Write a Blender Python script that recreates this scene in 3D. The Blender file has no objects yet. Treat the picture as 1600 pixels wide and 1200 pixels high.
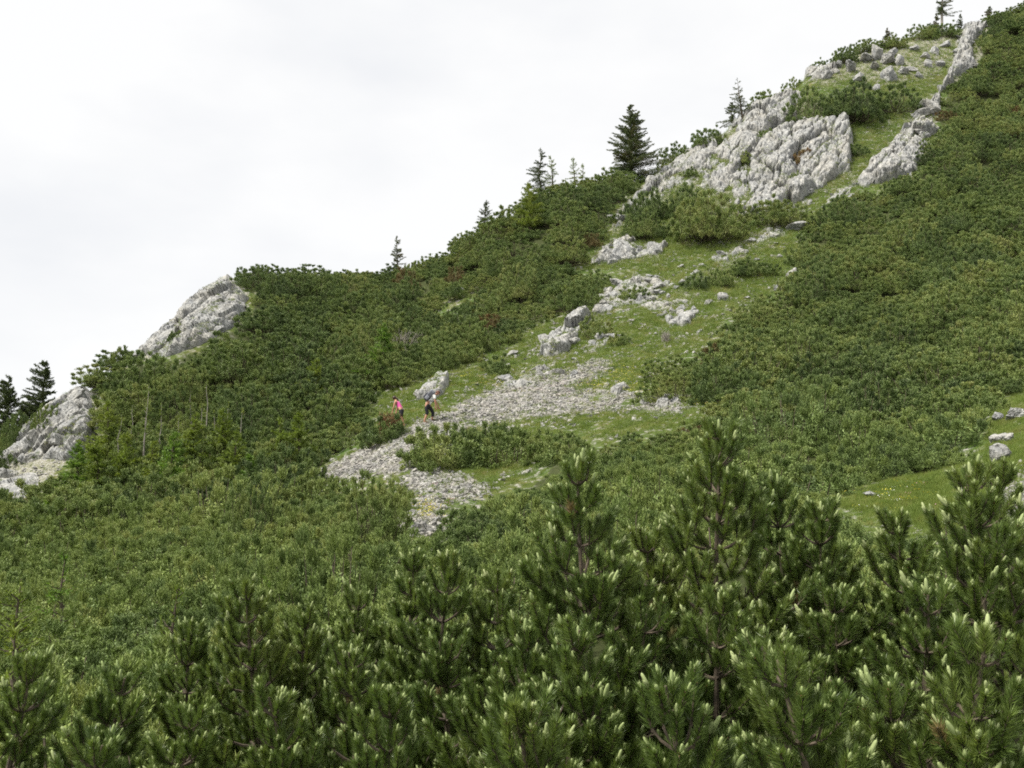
import bpy, math, random
import numpy as np
from mathutils import Vector, Matrix, Quaternion, Euler

# ------------------------------------------------------------------ camera, sky, sun, exposure
SC = bpy.context.scene
COL = SC.collection
F = 1540.0                                   # focal length in pixels of the 1600 px wide photograph
PITCH = math.atan(200.0 / F)                 # true horizon about 200 px under the middle
CP, SP = math.cos(PITCH), math.sin(PITCH)
cam_data = bpy.data.cameras.new('camera')
cam_data.sensor_width = 36.0
cam_data.lens = 36.0 * F / 1600.0
cam_data.clip_start = 0.05
cam_data.clip_end = 2000.0
cam = bpy.data.objects.new('camera', cam_data)
COL.objects.link(cam)
cam.rotation_euler = (math.pi / 2 + PITCH, 0, 0)
SC.camera = cam

SUN_EL, SUN_AZ = 58.0, 246.0                 # degrees; azimuth clockwise from +Y: high on the left, a little behind the camera
world = bpy.data.worlds.new('World')
SC.world = world
world.use_nodes = True
wn, wl = world.node_tree.nodes, world.node_tree.links
wn.clear()
w_out = wn.new('ShaderNodeOutputWorld')
w_sky = wn.new('ShaderNodeTexSky')
w_sky.sky_type = 'NISHITA'
w_sky.sun_disc = False
w_sky.sun_elevation = math.radians(SUN_EL)
w_sky.sun_rotation = math.radians(SUN_AZ)
w_bg1 = wn.new('ShaderNodeBackground'); w_bg1.inputs['Strength'].default_value = 0.07
wl.new(w_sky.outputs[0], w_bg1.inputs['Color'])
w_tc = wn.new('ShaderNodeTexCoord')
w_map = wn.new('ShaderNodeMapping'); w_map.inputs['Scale'].default_value = (1.0, 1.0, 2.2)
w_noise = wn.new('ShaderNodeTexNoise')
w_noise.inputs['Scale'].default_value = 2.6; w_noise.inputs['Detail'].default_value = 5; w_noise.inputs['Roughness'].default_value = 0.5
w_ramp = wn.new('ShaderNodeValToRGB')
w_ramp.color_ramp.elements[0].position = 0.30; w_ramp.color_ramp.elements[0].color = (0.835, 0.85, 0.875, 1)
w_ramp.color_ramp.elements[1].position = 0.56; w_ramp.color_ramp.elements[1].color = (0.975, 0.975, 0.97, 1)
wl.new(w_tc.outputs['Generated'], w_map.inputs['Vector'])
wl.new(w_map.outputs[0], w_noise.inputs['Vector'])
wl.new(w_noise.outputs[0], w_ramp.inputs[0])
w_bg2 = wn.new('ShaderNodeBackground'); w_bg2.inputs['Strength'].default_value = 0.45
wl.new(w_ramp.outputs[0], w_bg2.inputs['Color'])
w_mix = wn.new('ShaderNodeMixShader'); w_mix.inputs[0].default_value = 0.96   # closed cloud cover, a trace of blue through it
wl.new(w_bg1.outputs[0], w_mix.inputs[1]); wl.new(w_bg2.outputs[0], w_mix.inputs[2])
wl.new(w_mix.outputs[0], w_out.inputs['Surface'])

sun_data = bpy.data.lights.new('sun', 'SUN')
sun_data.energy = 3.0
sun_data.angle = math.radians(14)
sun_data.color = (1.0, 0.955, 0.88)
sun = bpy.data.objects.new('sun', sun_data)
COL.objects.link(sun)
_el, _az = math.radians(SUN_EL), math.radians(SUN_AZ)
sun_dir = Vector((math.sin(_az) * math.cos(_el), math.cos(_az) * math.cos(_el), math.sin(_el)))
sun.rotation_euler = sun_dir.to_track_quat('Z', 'Y').to_euler()

SC.view_settings.view_transform = 'Standard'
SC.view_settings.look = 'None'
SC.view_settings.exposure = 1.22
SC.view_settings.gamma = 1.0
SC.view_settings.use_curve_mapping = False
SC.render.engine = 'CYCLES'
SC.cycles.max_bounces = 5
SC.cycles.diffuse_bounces = 2
SC.cycles.glossy_bounces = 2
SC.cycles.transmission_bounces = 3
SC.cycles.transparent_max_bounces = 4
SC.cycles.use_denoising = False
SC.cycles.filter_width = 1.8
SC.cycles.caustics_reflective = False
SC.cycles.caustics_refractive = False

RNG = np.random.default_rng(7)
random.seed(7)

# ------------------------------------------------------------------ noise
def _hash(ix, iy, iz, seed):
    h = (ix.astype(np.int64) * 374761393 + iy.astype(np.int64) * 668265263 + iz.astype(np.int64) * 2147483647 + seed * 974634777) & 0xFFFFFFFF
    h = ((h ^ (h >> 13)) * 1274126177) & 0xFFFFFFFF
    h = ((h ^ (h >> 16)) * 2246822519) & 0xFFFFFFFF
    return ((h ^ (h >> 15)) & 0xFFFFFF) / float(0xFFFFFF)

def vnoise(p, seed=0):
    p = np.asarray(p, float)
    i = np.floor(p).astype(np.int64); f = p - i; f = f * f * (3 - 2 * f)
    r = 0.0
    for dx in (0, 1):
        wx = f[:, 0] if dx else 1 - f[:, 0]
        for dy in (0, 1):
            wy = f[:, 1] if dy else 1 - f[:, 1]
            for dz in (0, 1):
                wz = f[:, 2] if dz else 1 - f[:, 2]
                r = r + wx * wy * wz * _hash(i[:, 0] + dx, i[:, 1] + dy, i[:, 2] + dz, seed)
    return r * 2 - 1

def fbm(p, octaves=4, seed=0, gain=0.5):
    p = np.asarray(p, float); r = 0; a = 1.0; t = 0
    for k in range(octaves):
        r = r + a * vnoise(p * (2.03 ** k) + 17.3 * k, seed + k); t += a; a *= gain
    return r / t

def facets(p, seed=0, tilt=0.9):
    """broken-rock relief: every cell is a tilted facet; returns (height, distance to the joint)"""
    p = np.asarray(p, float)
    i = np.floor(p).astype(np.int64)
    n = len(p)
    best = np.full(n, 1e9); second = np.full(n, 1e9); h = np.zeros(n)
    for dx in (-1, 0, 1):
        for dy in (-1, 0, 1):
            for dz in (-1, 0, 1):
                cx, cy, cz = i[:, 0] + dx, i[:, 1] + dy, i[:, 2] + dz
                q = np.stack([cx + _hash(cx, cy, cz, seed), cy + _hash(cx, cy, cz, seed + 1), cz + _hash(cx, cy, cz, seed + 2)], 1)
                d = p - q
                dist = np.sqrt((d * d).sum(1))
                g = np.stack([_hash(cx, cy, cz, seed + 3), _hash(cx, cy, cz, seed + 4), _hash(cx, cy, cz, seed + 5)], 1) * 2 - 1
                hh = (_hash(cx, cy, cz, seed + 6) * 2 - 1) * 0.6 + tilt * (g * d).sum(1)
                m = dist < best
                second = np.where(m, best, np.minimum(second, dist))
                h = np.where(m, hh, h)
                best = np.where(m, dist, best)
    return h, second - best

# ------------------------------------------------------------------ pixel <-> world
def px_ae(u, v):
    """azimuth ratio X/Y and elevation ratio Z/Y of the ray through a photo pixel"""
    r = (np.asarray(u, float) - 800) / F; up = (600 - np.asarray(v, float)) / F
    y = CP - up * SP
    return r / y, (SP + up * CP) / y

def project(P):
    P = np.asarray(P, float)
    x, y, z = P[..., 0], P[..., 1], P[..., 2]
    d = y * CP + z * SP
    up = -y * SP + z * CP
    d = np.where(d < 0.01, 0.01, d)
    return 800 + F * x / d, 600 - F * up / d

def inpoly(u, v, poly):
    u = np.asarray(u, float); v = np.asarray(v, float)
    c = np.zeros(u.shape, bool)
    n = len(poly)
    for i in range(n):
        x1, y1 = poly[i]; x2, y2 = poly[i - 1]
        if y1 == y2: continue
        c ^= ((y1 > v) != (y2 > v)) & (u < (x2 - x1) * (v - y1) / (y2 - y1) + x1)
    return c

def polydist(u, v, poly):
    u = np.asarray(u, float); v = np.asarray(v, float)
    d = np.full(u.shape, 1e9)
    n = len(poly)
    for i in range(n):
        x1, y1 = poly[i]; x2, y2 = poly[i - 1]
        dx, dy = x2 - x1, y2 - y1
        t = np.clip(((u - x1) * dx + (v - y1) * dy) / (dx * dx + dy * dy + 1e-9), 0, 1)
        d = np.minimum(d, np.hypot(u - x1 - t * dx, v - y1 - t * dy))
    return d

# ------------------------------------------------------------------ shape of the mountainside (heights in metres over the eye)
# crest: (column, row of bare ground, metres away)
CREST = [(-900, 830, 52), (-300, 770, 56), (0, 712, 62), (38, 690, 62), (70, 664, 62), (110, 628, 63), (140, 610, 64), (170, 592, 66),
         (215, 560, 68), (240, 524, 70), (300, 468, 73), (345, 438, 76), (372, 436, 77), (420, 440, 80), (500, 438, 84), (590, 440, 87),
         (650, 428, 88), (690, 410, 89), (740, 380, 90), (800, 346, 92), (830, 322, 93), (880, 302, 95), (930, 292, 97), (1000, 284, 99),
         (1045, 256, 101), (1095, 226, 103), (1130, 212, 104), (1165, 176, 106), (1235, 148, 110), (1265, 116, 113), (1300, 99, 115),
         (1380, 72, 119), (1450, 53, 123), (1500, 46, 126), (1545, 38, 128), (1600, 18, 130), (1800, -60, 136), (2500, -250, 140)]
COLUMNS = {
    -900: [(12, 1150), (20, 990), (30, 915), (40, 885), (52, 830)],
    -300: [(12, 1150), (20, 985), (30, 900), (40, 855), (48, 815), (56, 770)],
    0: [(12, 1150), (20, 980), (30, 885), (40, 832), (50, 795), (57, 745), (62, 712)],
    100: [(12, 1150), (20, 980), (30, 888), (40, 836), (50, 790), (57, 725), (63, 632)],
    200: [(12, 1150), (20, 985), (30, 890), (40, 832), (48, 782), (55, 722), (62, 640), (68, 570)],
    350: [(12, 1160), (20, 990), (28, 892), (36, 832), (44, 780), (52, 712), (60, 620), (68, 524), (76, 438)],
    500: [(12, 1160), (20, 990), (28, 885), (36, 812), (42, 762), (48, 716), (56, 650), (66, 564), (76, 490), (84, 438)],
    650: [(12, 1150), (20, 950), (25, 868), (30, 812), (36, 760), (41, 712), (46, 667), (52, 628), (62, 570), (74, 498), (88, 428)],
    800: [(12, 1140), (20, 960), (26, 880), (32, 800), (38, 740), (44, 690), (50, 642), (58, 590), (68, 522), (80, 436), (92, 346)],
    950: [(12, 1120), (20, 960), (28, 830), (36, 730), (44, 662), (52, 602), (60, 550), (70, 478), (82, 392), (90, 338), (98, 290)],
    1100: [(12, 1100), (20, 930), (28, 800), (36, 705), (44, 640), (52, 590), (60, 535), (70, 460), (80, 390), (90, 322), (97, 265), (103, 224)],
    1250: [(12, 1080), (20, 900), (28, 782), (36, 696), (44, 634), (52, 580), (62, 518), (72, 440), (80, 378), (90, 310), (98, 228), (105, 168), (112, 128)],
    1400: [(12, 1050), (18, 900), (24, 806), (30, 744), (38, 684), (46, 620), (56, 542), (68, 440), (80, 340), (92, 252), (106, 150), (120, 68)],
    1600: [(12, 950), (16, 862), (20, 790), (26, 706), (32, 652), (40, 590), (50, 520), (64, 420), (80, 312), (98, 200), (115, 92), (130, 18)],
    2000: [(12, 860), (20, 740), (32, 610), (50, 480), (80, 270), (110, 80), (138, -110)],
}
def smoothstep(x, a, b):
    t = np.clip((x - a) / (b - a), 0, 1); return t * t * (3 - 2 * t)

cr_a, cr_e = px_ae([c[0] for c in CREST], [c[1] for c in CREST])
cr_Y = np.array([c[2] for c in CREST], float)
_o = np.argsort(cr_a); cr_a, cr_e, cr_Y = cr_a[_o], cr_e[_o], cr_Y[_o]

A_GRID = np.concatenate([np.linspace(-3.2, -0.66, 40), np.linspace(-0.65, 0.68, 800), np.linspace(0.69, 3.2, 40)])
Y_GRID = np.concatenate([np.geomspace(0.5, 150, 560), np.geomspace(152, 420, 24)])
def _build_table():
    ca, prof = [], []
    for u, pts in sorted(COLUMNS.items()):
        a0, _ = px_ae(u, 640)
        Ys = [0.5, 3.0, 6.5]; Zs = [-1.66, -1.9, -2.3]
        rr = smoothstep(np.array([u]), 900, 1700)[0]
        Zs = [Zs[0], Zs[1] + 0.25 * rr, Zs[2] + 0.7 * rr]
        for Y, v in pts:
            _, e = px_ae(u, v); Ys.append(Y); Zs.append(e * Y)
        Yf = np.geomspace(0.5, 200, 400)
        zf = np.interp(Yf, Ys, Zs)
        for _ in range(18): zf[1:-1] = 0.25 * zf[:-2] + 0.5 * zf[1:-1] + 0.25 * zf[2:]
        ca.append(float(a0)); prof.append(np.interp(Y_GRID, Yf, zf))
    ca = np.array(ca); prof = np.array(prof)
    out = np.zeros((len(A_GRID), len(Y_GRID)))
    # smooth (Catmull-like, clamped) blend between the columns
    for j in range(len(Y_GRID)):
        out[:, j] = np.interp(A_GRID, ca, prof[:, j])
    for _ in range(260):
        out[1:-1] = 0.25 * out[:-2] + 0.5 * out[1:-1] + 0.25 * out[2:]
    ridgeY = np.interp(A_GRID, cr_a, cr_Y); ridgeE = np.interp(A_GRID, cr_a, cr_e)
    for i in range(len(A_GRID)):
        Yr = ridgeY[i]
        e_here = np.interp(Yr, Y_GRID, out[i]) / Yr
        w = smoothstep(Y_GRID / Yr, 0.72, 1.0)
        out[i] += (ridgeE[i] - e_here) * w * Y_GRID
        k = Y_GRID > Yr
        d = (Y_GRID[k] - Yr)
        out[i, k] = ridgeE[i] * Yr + 0.0 * d - 0.62 * (np.sqrt(d * d + 9.0) - 3.0)
    return out, ridgeY
Z_BASE, RIDGE_Y = _build_table()
AA, YY = np.meshgrid(A_GRID, Y_GRID, indexing='ij')
XX = AA * YY
_p = np.stack([XX.ravel(), YY.ravel(), np.zeros(XX.size)], 1)
_bump = 0.34 * fbm(_p * 0.33, 3, 11) + 0.12 * fbm(_p * 1.3, 3, 12)
_bump = _bump.reshape(XX.shape) * smoothstep(YY, 2, 14)
_near = np.abs(YY / np.interp(A_GRID, A_GRID, RIDGE_Y)[:, None] - 1)
_bump *= 0.35 + 0.65 * smoothstep(_near, 0.0, 0.08)
Z_TAB = Z_BASE + _bump

def tab_index(a, Y):
    ia = np.interp(a, A_GRID, np.arange(len(A_GRID))); iy = np.interp(Y, Y_GRID, np.arange(len(Y_GRID)))
    return ia, iy
def ground_z(x, y, tab=None):
    tab = Z_TAB if tab is None else tab
    x = np.asarray(x, float); y = np.asarray(y, float)
    ia, iy = tab_index(x / y, y)
    i0 = np.clip(ia.astype(int), 0, len(A_GRID) - 2); j0 = np.clip(iy.astype(int), 0, len(Y_GRID) - 2)
    fa = ia - i0; fy = iy - j0
    return (tab[i0, j0] * (1 - fa) * (1 - fy) + tab[i0 + 1, j0] * fa * (1 - fy) + tab[i0, j0 + 1] * (1 - fa) * fy + tab[i0 + 1, j0 + 1] * fa * fy)
def cast(u, v, tab=None, ymin=6.5):
    """points of the mountainside seen at photo pixels (the crest where the ray passes over it)"""
    tab = Z_TAB if tab is None else tab
    u = np.atleast_1d(np.asarray(u, float)); v = np.atleast_1d(np.asarray(v, float))
    a, e = px_ae(u, v)
    yr = np.interp(a, A_GRID, RIDGE_Y)
    lo = np.full(u.shape, ymin); hit = np.zeros(u.shape, bool); Y = yr.copy()
    steps = np.geomspace(1, 1, 1)
    prev = lo.copy()
    for k in range(1, 161):
        y = lo * (yr / lo) ** (k / 160.0)
        g = ground_z(a * y, y, tab) / y >= e
        new = g & ~hit
        if new.any():
            l, h = prev[new].copy(), y[new].copy(); an, en = a[new], e[new]
            for _ in range(14):
                m = 0.5 * (l + h); gg = ground_z(an * m, m, tab) / m >= en
                h = np.where(gg, m, h); l = np.where(gg, l, m)
            Y[new] = h; hit |= new
        prev = y
    x = a * Y
    return np.stack([x, Y, ground_z(x, Y, tab)], -1), hit
def at(u, v):
    P, h = cast([u], [v]); return P[0]

# ------------------------------------------------------------------ cover of the slope, as outlines on the photograph's ground
SCREE = [
    [(486, 745), (560, 706), (620, 682), (650, 664), (700, 640), (760, 612), (830, 590), (885, 582), (925, 562), (955, 554), (952, 578), (930, 592),
     (880, 606), (985, 612), (1060, 625), (1072, 646), (1000, 640), (920, 645), (800, 656), (740, 668), (690, 690), (650, 712), (642, 730), (590, 748), (520, 750)],
    [(600, 725), (645, 728), (700, 736), (772, 764), (740, 776), (690, 782), (652, 780), (636, 760), (600, 742)],
    [(634, 790), (692, 786), (690, 808), (672, 840), (640, 842), (630, 815)],
    [(1555, 800), (1572, 765), (1600, 738), (1700, 700), (1700, 900), (1600, 850)],
    [(296, 774), (350, 760), (430, 752), (500, 744), (480, 756), (380, 766), (320, 778)],
    [(0, 800), (40, 780), (52, 800), (0, 830)],
    [(1128, 412), (1150, 380), (1200, 352), (1240, 330), (1262, 322), (1262, 345), (1235, 362), (1170, 384), (1140, 425)],
]
CLEAR = [   # no dwarf pine grows here
    [(594, 668), (592, 622), (612, 608), (640, 606), (650, 606), (690, 582), (730, 576), (800, 545), (834, 516), (864, 503), (931, 474), (937, 452), (1003, 420), (900, 424),
     (918, 400), (960, 366), (958, 330), (1022, 272), (1070, 233), (1132, 202), (1165, 170), (1235, 140), (1262, 108), (1300, 92), (1400, 62), (1470, 52), (1505, 42), (1550, 36), (1522, 70),
     (1526, 104), (1500, 116), (1474, 140), (1468, 170), (1450, 190), (1472, 210), (1442, 240), (1436, 262), (1372, 292), (1320, 300), (1268, 330), (1244, 372), (1237, 400),
     (1231, 438), (1206, 460), (1144, 488), (1114, 520), (1108, 542), (1040, 567), (1019, 592), (992, 618), (1072, 626), (1117, 620), (1119, 650),
     (1072, 666), (990, 676), (956, 690), (890, 672), (846, 700), (842, 726), (812, 752), (772, 768), (720, 782), (690, 800), (680, 842), (640, 866), (636, 800), (648, 774),
     (600, 748), (520, 754), (440, 760), (310, 782), (296, 770), (430, 748), (490, 738), (560, 700)],
    [(1308, 790), (1340, 770), (1400, 745), (1480, 735), (1540, 712), (1546, 660), (1562, 632), (1600, 612), (1720, 580), (1720, 900), (1600, 850), (1500, 830), (1400, 815)],
    [(-20, 735), (0, 716), (38, 686), (60, 668), (98, 620), (132, 604), (152, 616), (156, 690), (142, 704), (110, 718), (96, 748), (60, 770), (20, 782), (-20, 800)],
    [(690, 482), (742, 450), (752, 453), (706, 486)],
    [(132, 604), (175, 578), (217, 549), (231, 528), (259, 507), (297, 468), (346, 430), (366, 430), (390, 464), (380, 496), (326, 528), (280, 544), (212, 556)],
]
ROCKY = [
    [(0, 716), (38, 686), (98, 620), (152, 612), (156, 690), (110, 718), (60, 770), (0, 800)],
    [(175, 580), (231, 528), (297, 468), (346, 430), (390, 464), (326, 536), (210, 566)],
    [(960, 366), (958, 330), (1022, 272), (1132, 202), (1235, 140), (1333, 190), (1335, 270), (1254, 316), (1162, 346), (1070, 310)],
    [(1504, 42), (1550, 36), (1526, 104), (1470, 145), (1442, 258), (1324, 290), (1390, 226), (1473, 130)],
    [(1265, 130), (1276, 98), (1400, 66), (1500, 52), (1470, 110), (1400, 132), (1330, 128)],
    [(835, 562), (850, 535), (880, 506), (930, 476), (945, 452), (1000, 425), (1050, 440), (1040, 470), (960, 492), (910, 520), (885, 556)],
    [(1040, 470), (1130, 400), (1200, 360), (1210, 372), (1150, 412), (1090, 462), (1060, 500)],
    [(700, 640), (800, 585), (850, 560), (870, 570), (800, 604)],
    [(916, 412), (940, 386), (975, 366), (1044, 380), (1036, 400), (960, 412)],
]
def cover_masks(u, v, jitter):
    uu, vv = u + jitter[0], v + jitter[1]
    def anyof(polys):
        m = np.zeros(u.shape, bool)
        for p in polys: m |= inpoly(uu, vv, p)
        return m
    return anyof(CLEAR), anyof(SCREE), anyof(ROCKY)

# ------------------------------------------------------------------ materials
def nodemat(name):
    m = bpy.data.materials.new(name); m.use_nodes = True
    nt = m.node_tree; nt.nodes.clear()
    out = nt.nodes.new('ShaderNodeOutputMaterial'); b = nt.nodes.new('ShaderNodeBsdfPrincipled')
    nt.links.new(b.outputs[0], out.inputs['Surface'])
    return m, nt, b
def N(nt, kind, **kw):
    n = nt.nodes.new(kind)
    for k, v in kw.items():
        if k in ('operation', 'blend_type', 'data_type', 'noise_dimensions', 'feature', 'attribute_name', 'distance'): setattr(n, k, v)
        else: n.inputs[k].default_value = v
    return n
def ramp(nt, fac, stops):
    r = nt.nodes.new('ShaderNodeValToRGB')
    e = r.color_ramp.elements
    e[0].position, e[0].color = stops[0][0], (*stops[0][1], 1)
    e[1].position, e[1].color = stops[-1][0], (*stops[-1][1], 1)
    for p, c in stops[1:-1]:
        x = e.new(p); x.color = (*c, 1)
    nt.links.new(fac, r.inputs[0]); return r.outputs[0]
def mixc(nt, fac, a, b, blend='MIX'):
    m = nt.nodes.new('ShaderNodeMix'); m.data_type = 'RGBA'; m.blend_type = blend
    for s, val in ((m.inputs['Factor'], fac), (m.inputs['A'], a), (m.inputs['B'], b)):
        if hasattr(val, 'links'): nt.links.new(val, s)
        elif isinstance(val, (int, float)): s.default_value = val
        else: s.default_value = (*val, 1)
    return m.outputs['Result']

def foliage_mat(name, cols, spec=0.25, rough=0.55, translucent=0.08, attr=None):
    """needle colour varies from plant to plant, along the plant and with the age of the needles"""
    m, nt, b = nodemat(name)
    oi = nt.nodes.new('ShaderNodeObjectInfo')
    geo = nt.nodes.new('ShaderNodeNewGeometry')
    no = N(nt, 'ShaderNodeTexNoise', Scale=0.9, Detail=2.0)
    nt.links.new(geo.outputs['Position'], no.inputs['Vector'])
    add = N(nt, 'ShaderNodeMath', operation='MULTIPLY_ADD'); add.inputs[1].default_value = 0.55
    nt.links.new(oi.outputs['Random'], add.inputs[0])
    sc = N(nt, 'ShaderNodeMath', operation='MULTIPLY_ADD'); sc.inputs[1].default_value = 1.5; sc.inputs[2].default_value = -0.52
    nt.links.new(no.outputs[0], sc.inputs[0]); nt.links.new(sc.outputs[0], add.inputs[2])
    col = ramp(nt, add.outputs[0], cols)
    ri = N(nt, 'ShaderNodeMath', operation='MULTIPLY_ADD'); ri.inputs[1].default_value = 0.5; ri.inputs[2].default_value = 0.75
    nt.links.new(geo.outputs['Random Per Island'], ri.inputs[0])
    col = mixc(nt, 1.0, col, ri.outputs[0], 'MULTIPLY')
    nt.links.new(col, b.inputs['Base Color'])
    b.inputs['Roughness'].default_value = rough
    b.inputs['Specular IOR Level'].default_value = spec
    if translucent:
        tr = nt.nodes.new('ShaderNodeBsdfTranslucent'); nt.links.new(mixc(nt, 1.0, col, (1.0, 1.05, 0.55), 'MULTIPLY'), tr.inputs['Color'])
        mx = nt.nodes.new('ShaderNodeMixShader'); mx.inputs[0].default_value = translucent
        nt.links.new(b.outputs[0], mx.inputs[1]); nt.links.new(tr.outputs[0], mx.inputs[2])
        nt.links.new(mx.outputs[0], nt.nodes['Material Output'].inputs['Surface'])
    return m

M = {}
M['needle'] = foliage_mat('pine_needles', [(0.0, (0.066, 0.100, 0.036)), (0.3, (0.116, 0.170, 0.050)), (0.6, (0.178, 0.236, 0.066)), (0.85, (0.245, 0.285, 0.084)), (1.0, (0.265, 0.285, 0.095))])
M['needle_mid'] = foliage_mat('light_pine_needles', [(0.0, (0.088, 0.130, 0.045)), (0.3, (0.150, 0.212, 0.062)), (0.6, (0.220, 0.285, 0.080)), (0.85, (0.280, 0.330, 0.098)), (1.0, (0.29, 0.32, 0.10))])
M['needle_brown'] = foliage_mat('browned_pine_needles', [(0.0, (0.12, 0.12, 0.04)), (0.5, (0.17, 0.125, 0.05)), (1.0, (0.22, 0.12, 0.055))])
M['rust'] = foliage_mat('rusty_needles', [(0.0, (0.16, 0.12, 0.045)), (0.5, (0.25, 0.14, 0.055)), (1.0, (0.30, 0.15, 0.06))])
M['needle_pale'] = foliage_mat('new_pine_needles', [(0.0, (0.21, 0.25, 0.10)), (0.5, (0.26, 0.30, 0.125)), (1.0, (0.32, 0.345, 0.15))])
M['needle_near'] = foliage_mat('long_pine_needles', [(0.0, (0.082, 0.128, 0.034)), (0.5, (0.125, 0.180, 0.046)), (1.0, (0.185, 0.235, 0.060))], spec=0.45, rough=0.38, translucent=0.3)
M['candle'] = foliage_mat('pale_shoot_tips', [(0.0, (0.235, 0.30, 0.11)), (0.5, (0.30, 0.36, 0.15)), (1.0, (0.39, 0.43, 0.21))], rough=0.6, translucent=0.15)
M['bud'] = foliage_mat('brown_bud_scales', [(0.0, (0.15, 0.075, 0.04)), (1.0, (0.24, 0.13, 0.075))], translucent=0)
M['larch'] = foliage_mat('larch_needles', [(0.0, (0.12, 0.17, 0.03)), (0.5, (0.165, 0.22, 0.04)), (1.0, (0.22, 0.26, 0.05))], translucent=0.35)
M['spruce'] = foliage_mat('spruce_needles', [(0.0, (0.050, 0.070, 0.026)), (0.6, (0.080, 0.105, 0.036)), (1.0, (0.13, 0.11, 0.05))], translucent=0.15)
M['leaf'] = foliage_mat('broad_leaves', [(0.0, (0.11, 0.20, 0.03)), (1.0, (0.17, 0.26, 0.05))], translucent=0.35)
M['grass'] = foliage_mat('grass_blades', [(0.0, (0.115, 0.170, 0.034)), (0.45, (0.165, 0.225, 0.046)), (0.75, (0.215, 0.255, 0.066)), (1.0, (0.28, 0.26, 0.10))], translucent=0.35)
M['yellow_petal'] = foliage_mat('yellow_petals', [(0.0, (0.50, 0.44, 0.05)), (1.0, (0.60, 0.54, 0.09))], translucent=0.2)
M['white_petal'] = foliage_mat('white_petals', [(0.0, (0.7, 0.7, 0.64)), (1.0, (0.8, 0.8, 0.76))], translucent=0.2)
M['pink_petal'] = foliage_mat('pink_petals', [(0.0, (0.50, 0.22, 0.30)), (1.0, (0.60, 0.34, 0.38))], translucent=0.2)

def bark_mat(name, c0, c1):
    m, nt, b = nodemat(name)
    tc = nt.nodes.new('ShaderNodeTexCoord')
    no = N(nt, 'ShaderNodeTexNoise', Scale=26.0, Detail=5.0); nt.links.new(tc.outputs['Object'], no.inputs['Vector'])
    nt.links.new(ramp(nt, no.outputs[0], [(0.3, c0), (0.7, c1)]), b.inputs['Base Color'])
    bp = nt.nodes.new('ShaderNodeBump'); bp.inputs['Strength'].default_value = 0.6; bp.inputs['Distance'].default_value = 0.01
    nt.links.new(no.outputs[0], bp.inputs['Height']); nt.links.new(bp.outputs[0], b.inputs['Normal'])
    b.inputs['Roughness'].default_value = 0.9
    return m
M['bark'] = bark_mat('dark_bark', (0.042, 0.032, 0.022), (0.12, 0.092, 0.062))
M['bark_pale'] = bark_mat('weathered_grey_bark', (0.16, 0.14, 0.12), (0.34, 0.31, 0.27))

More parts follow.
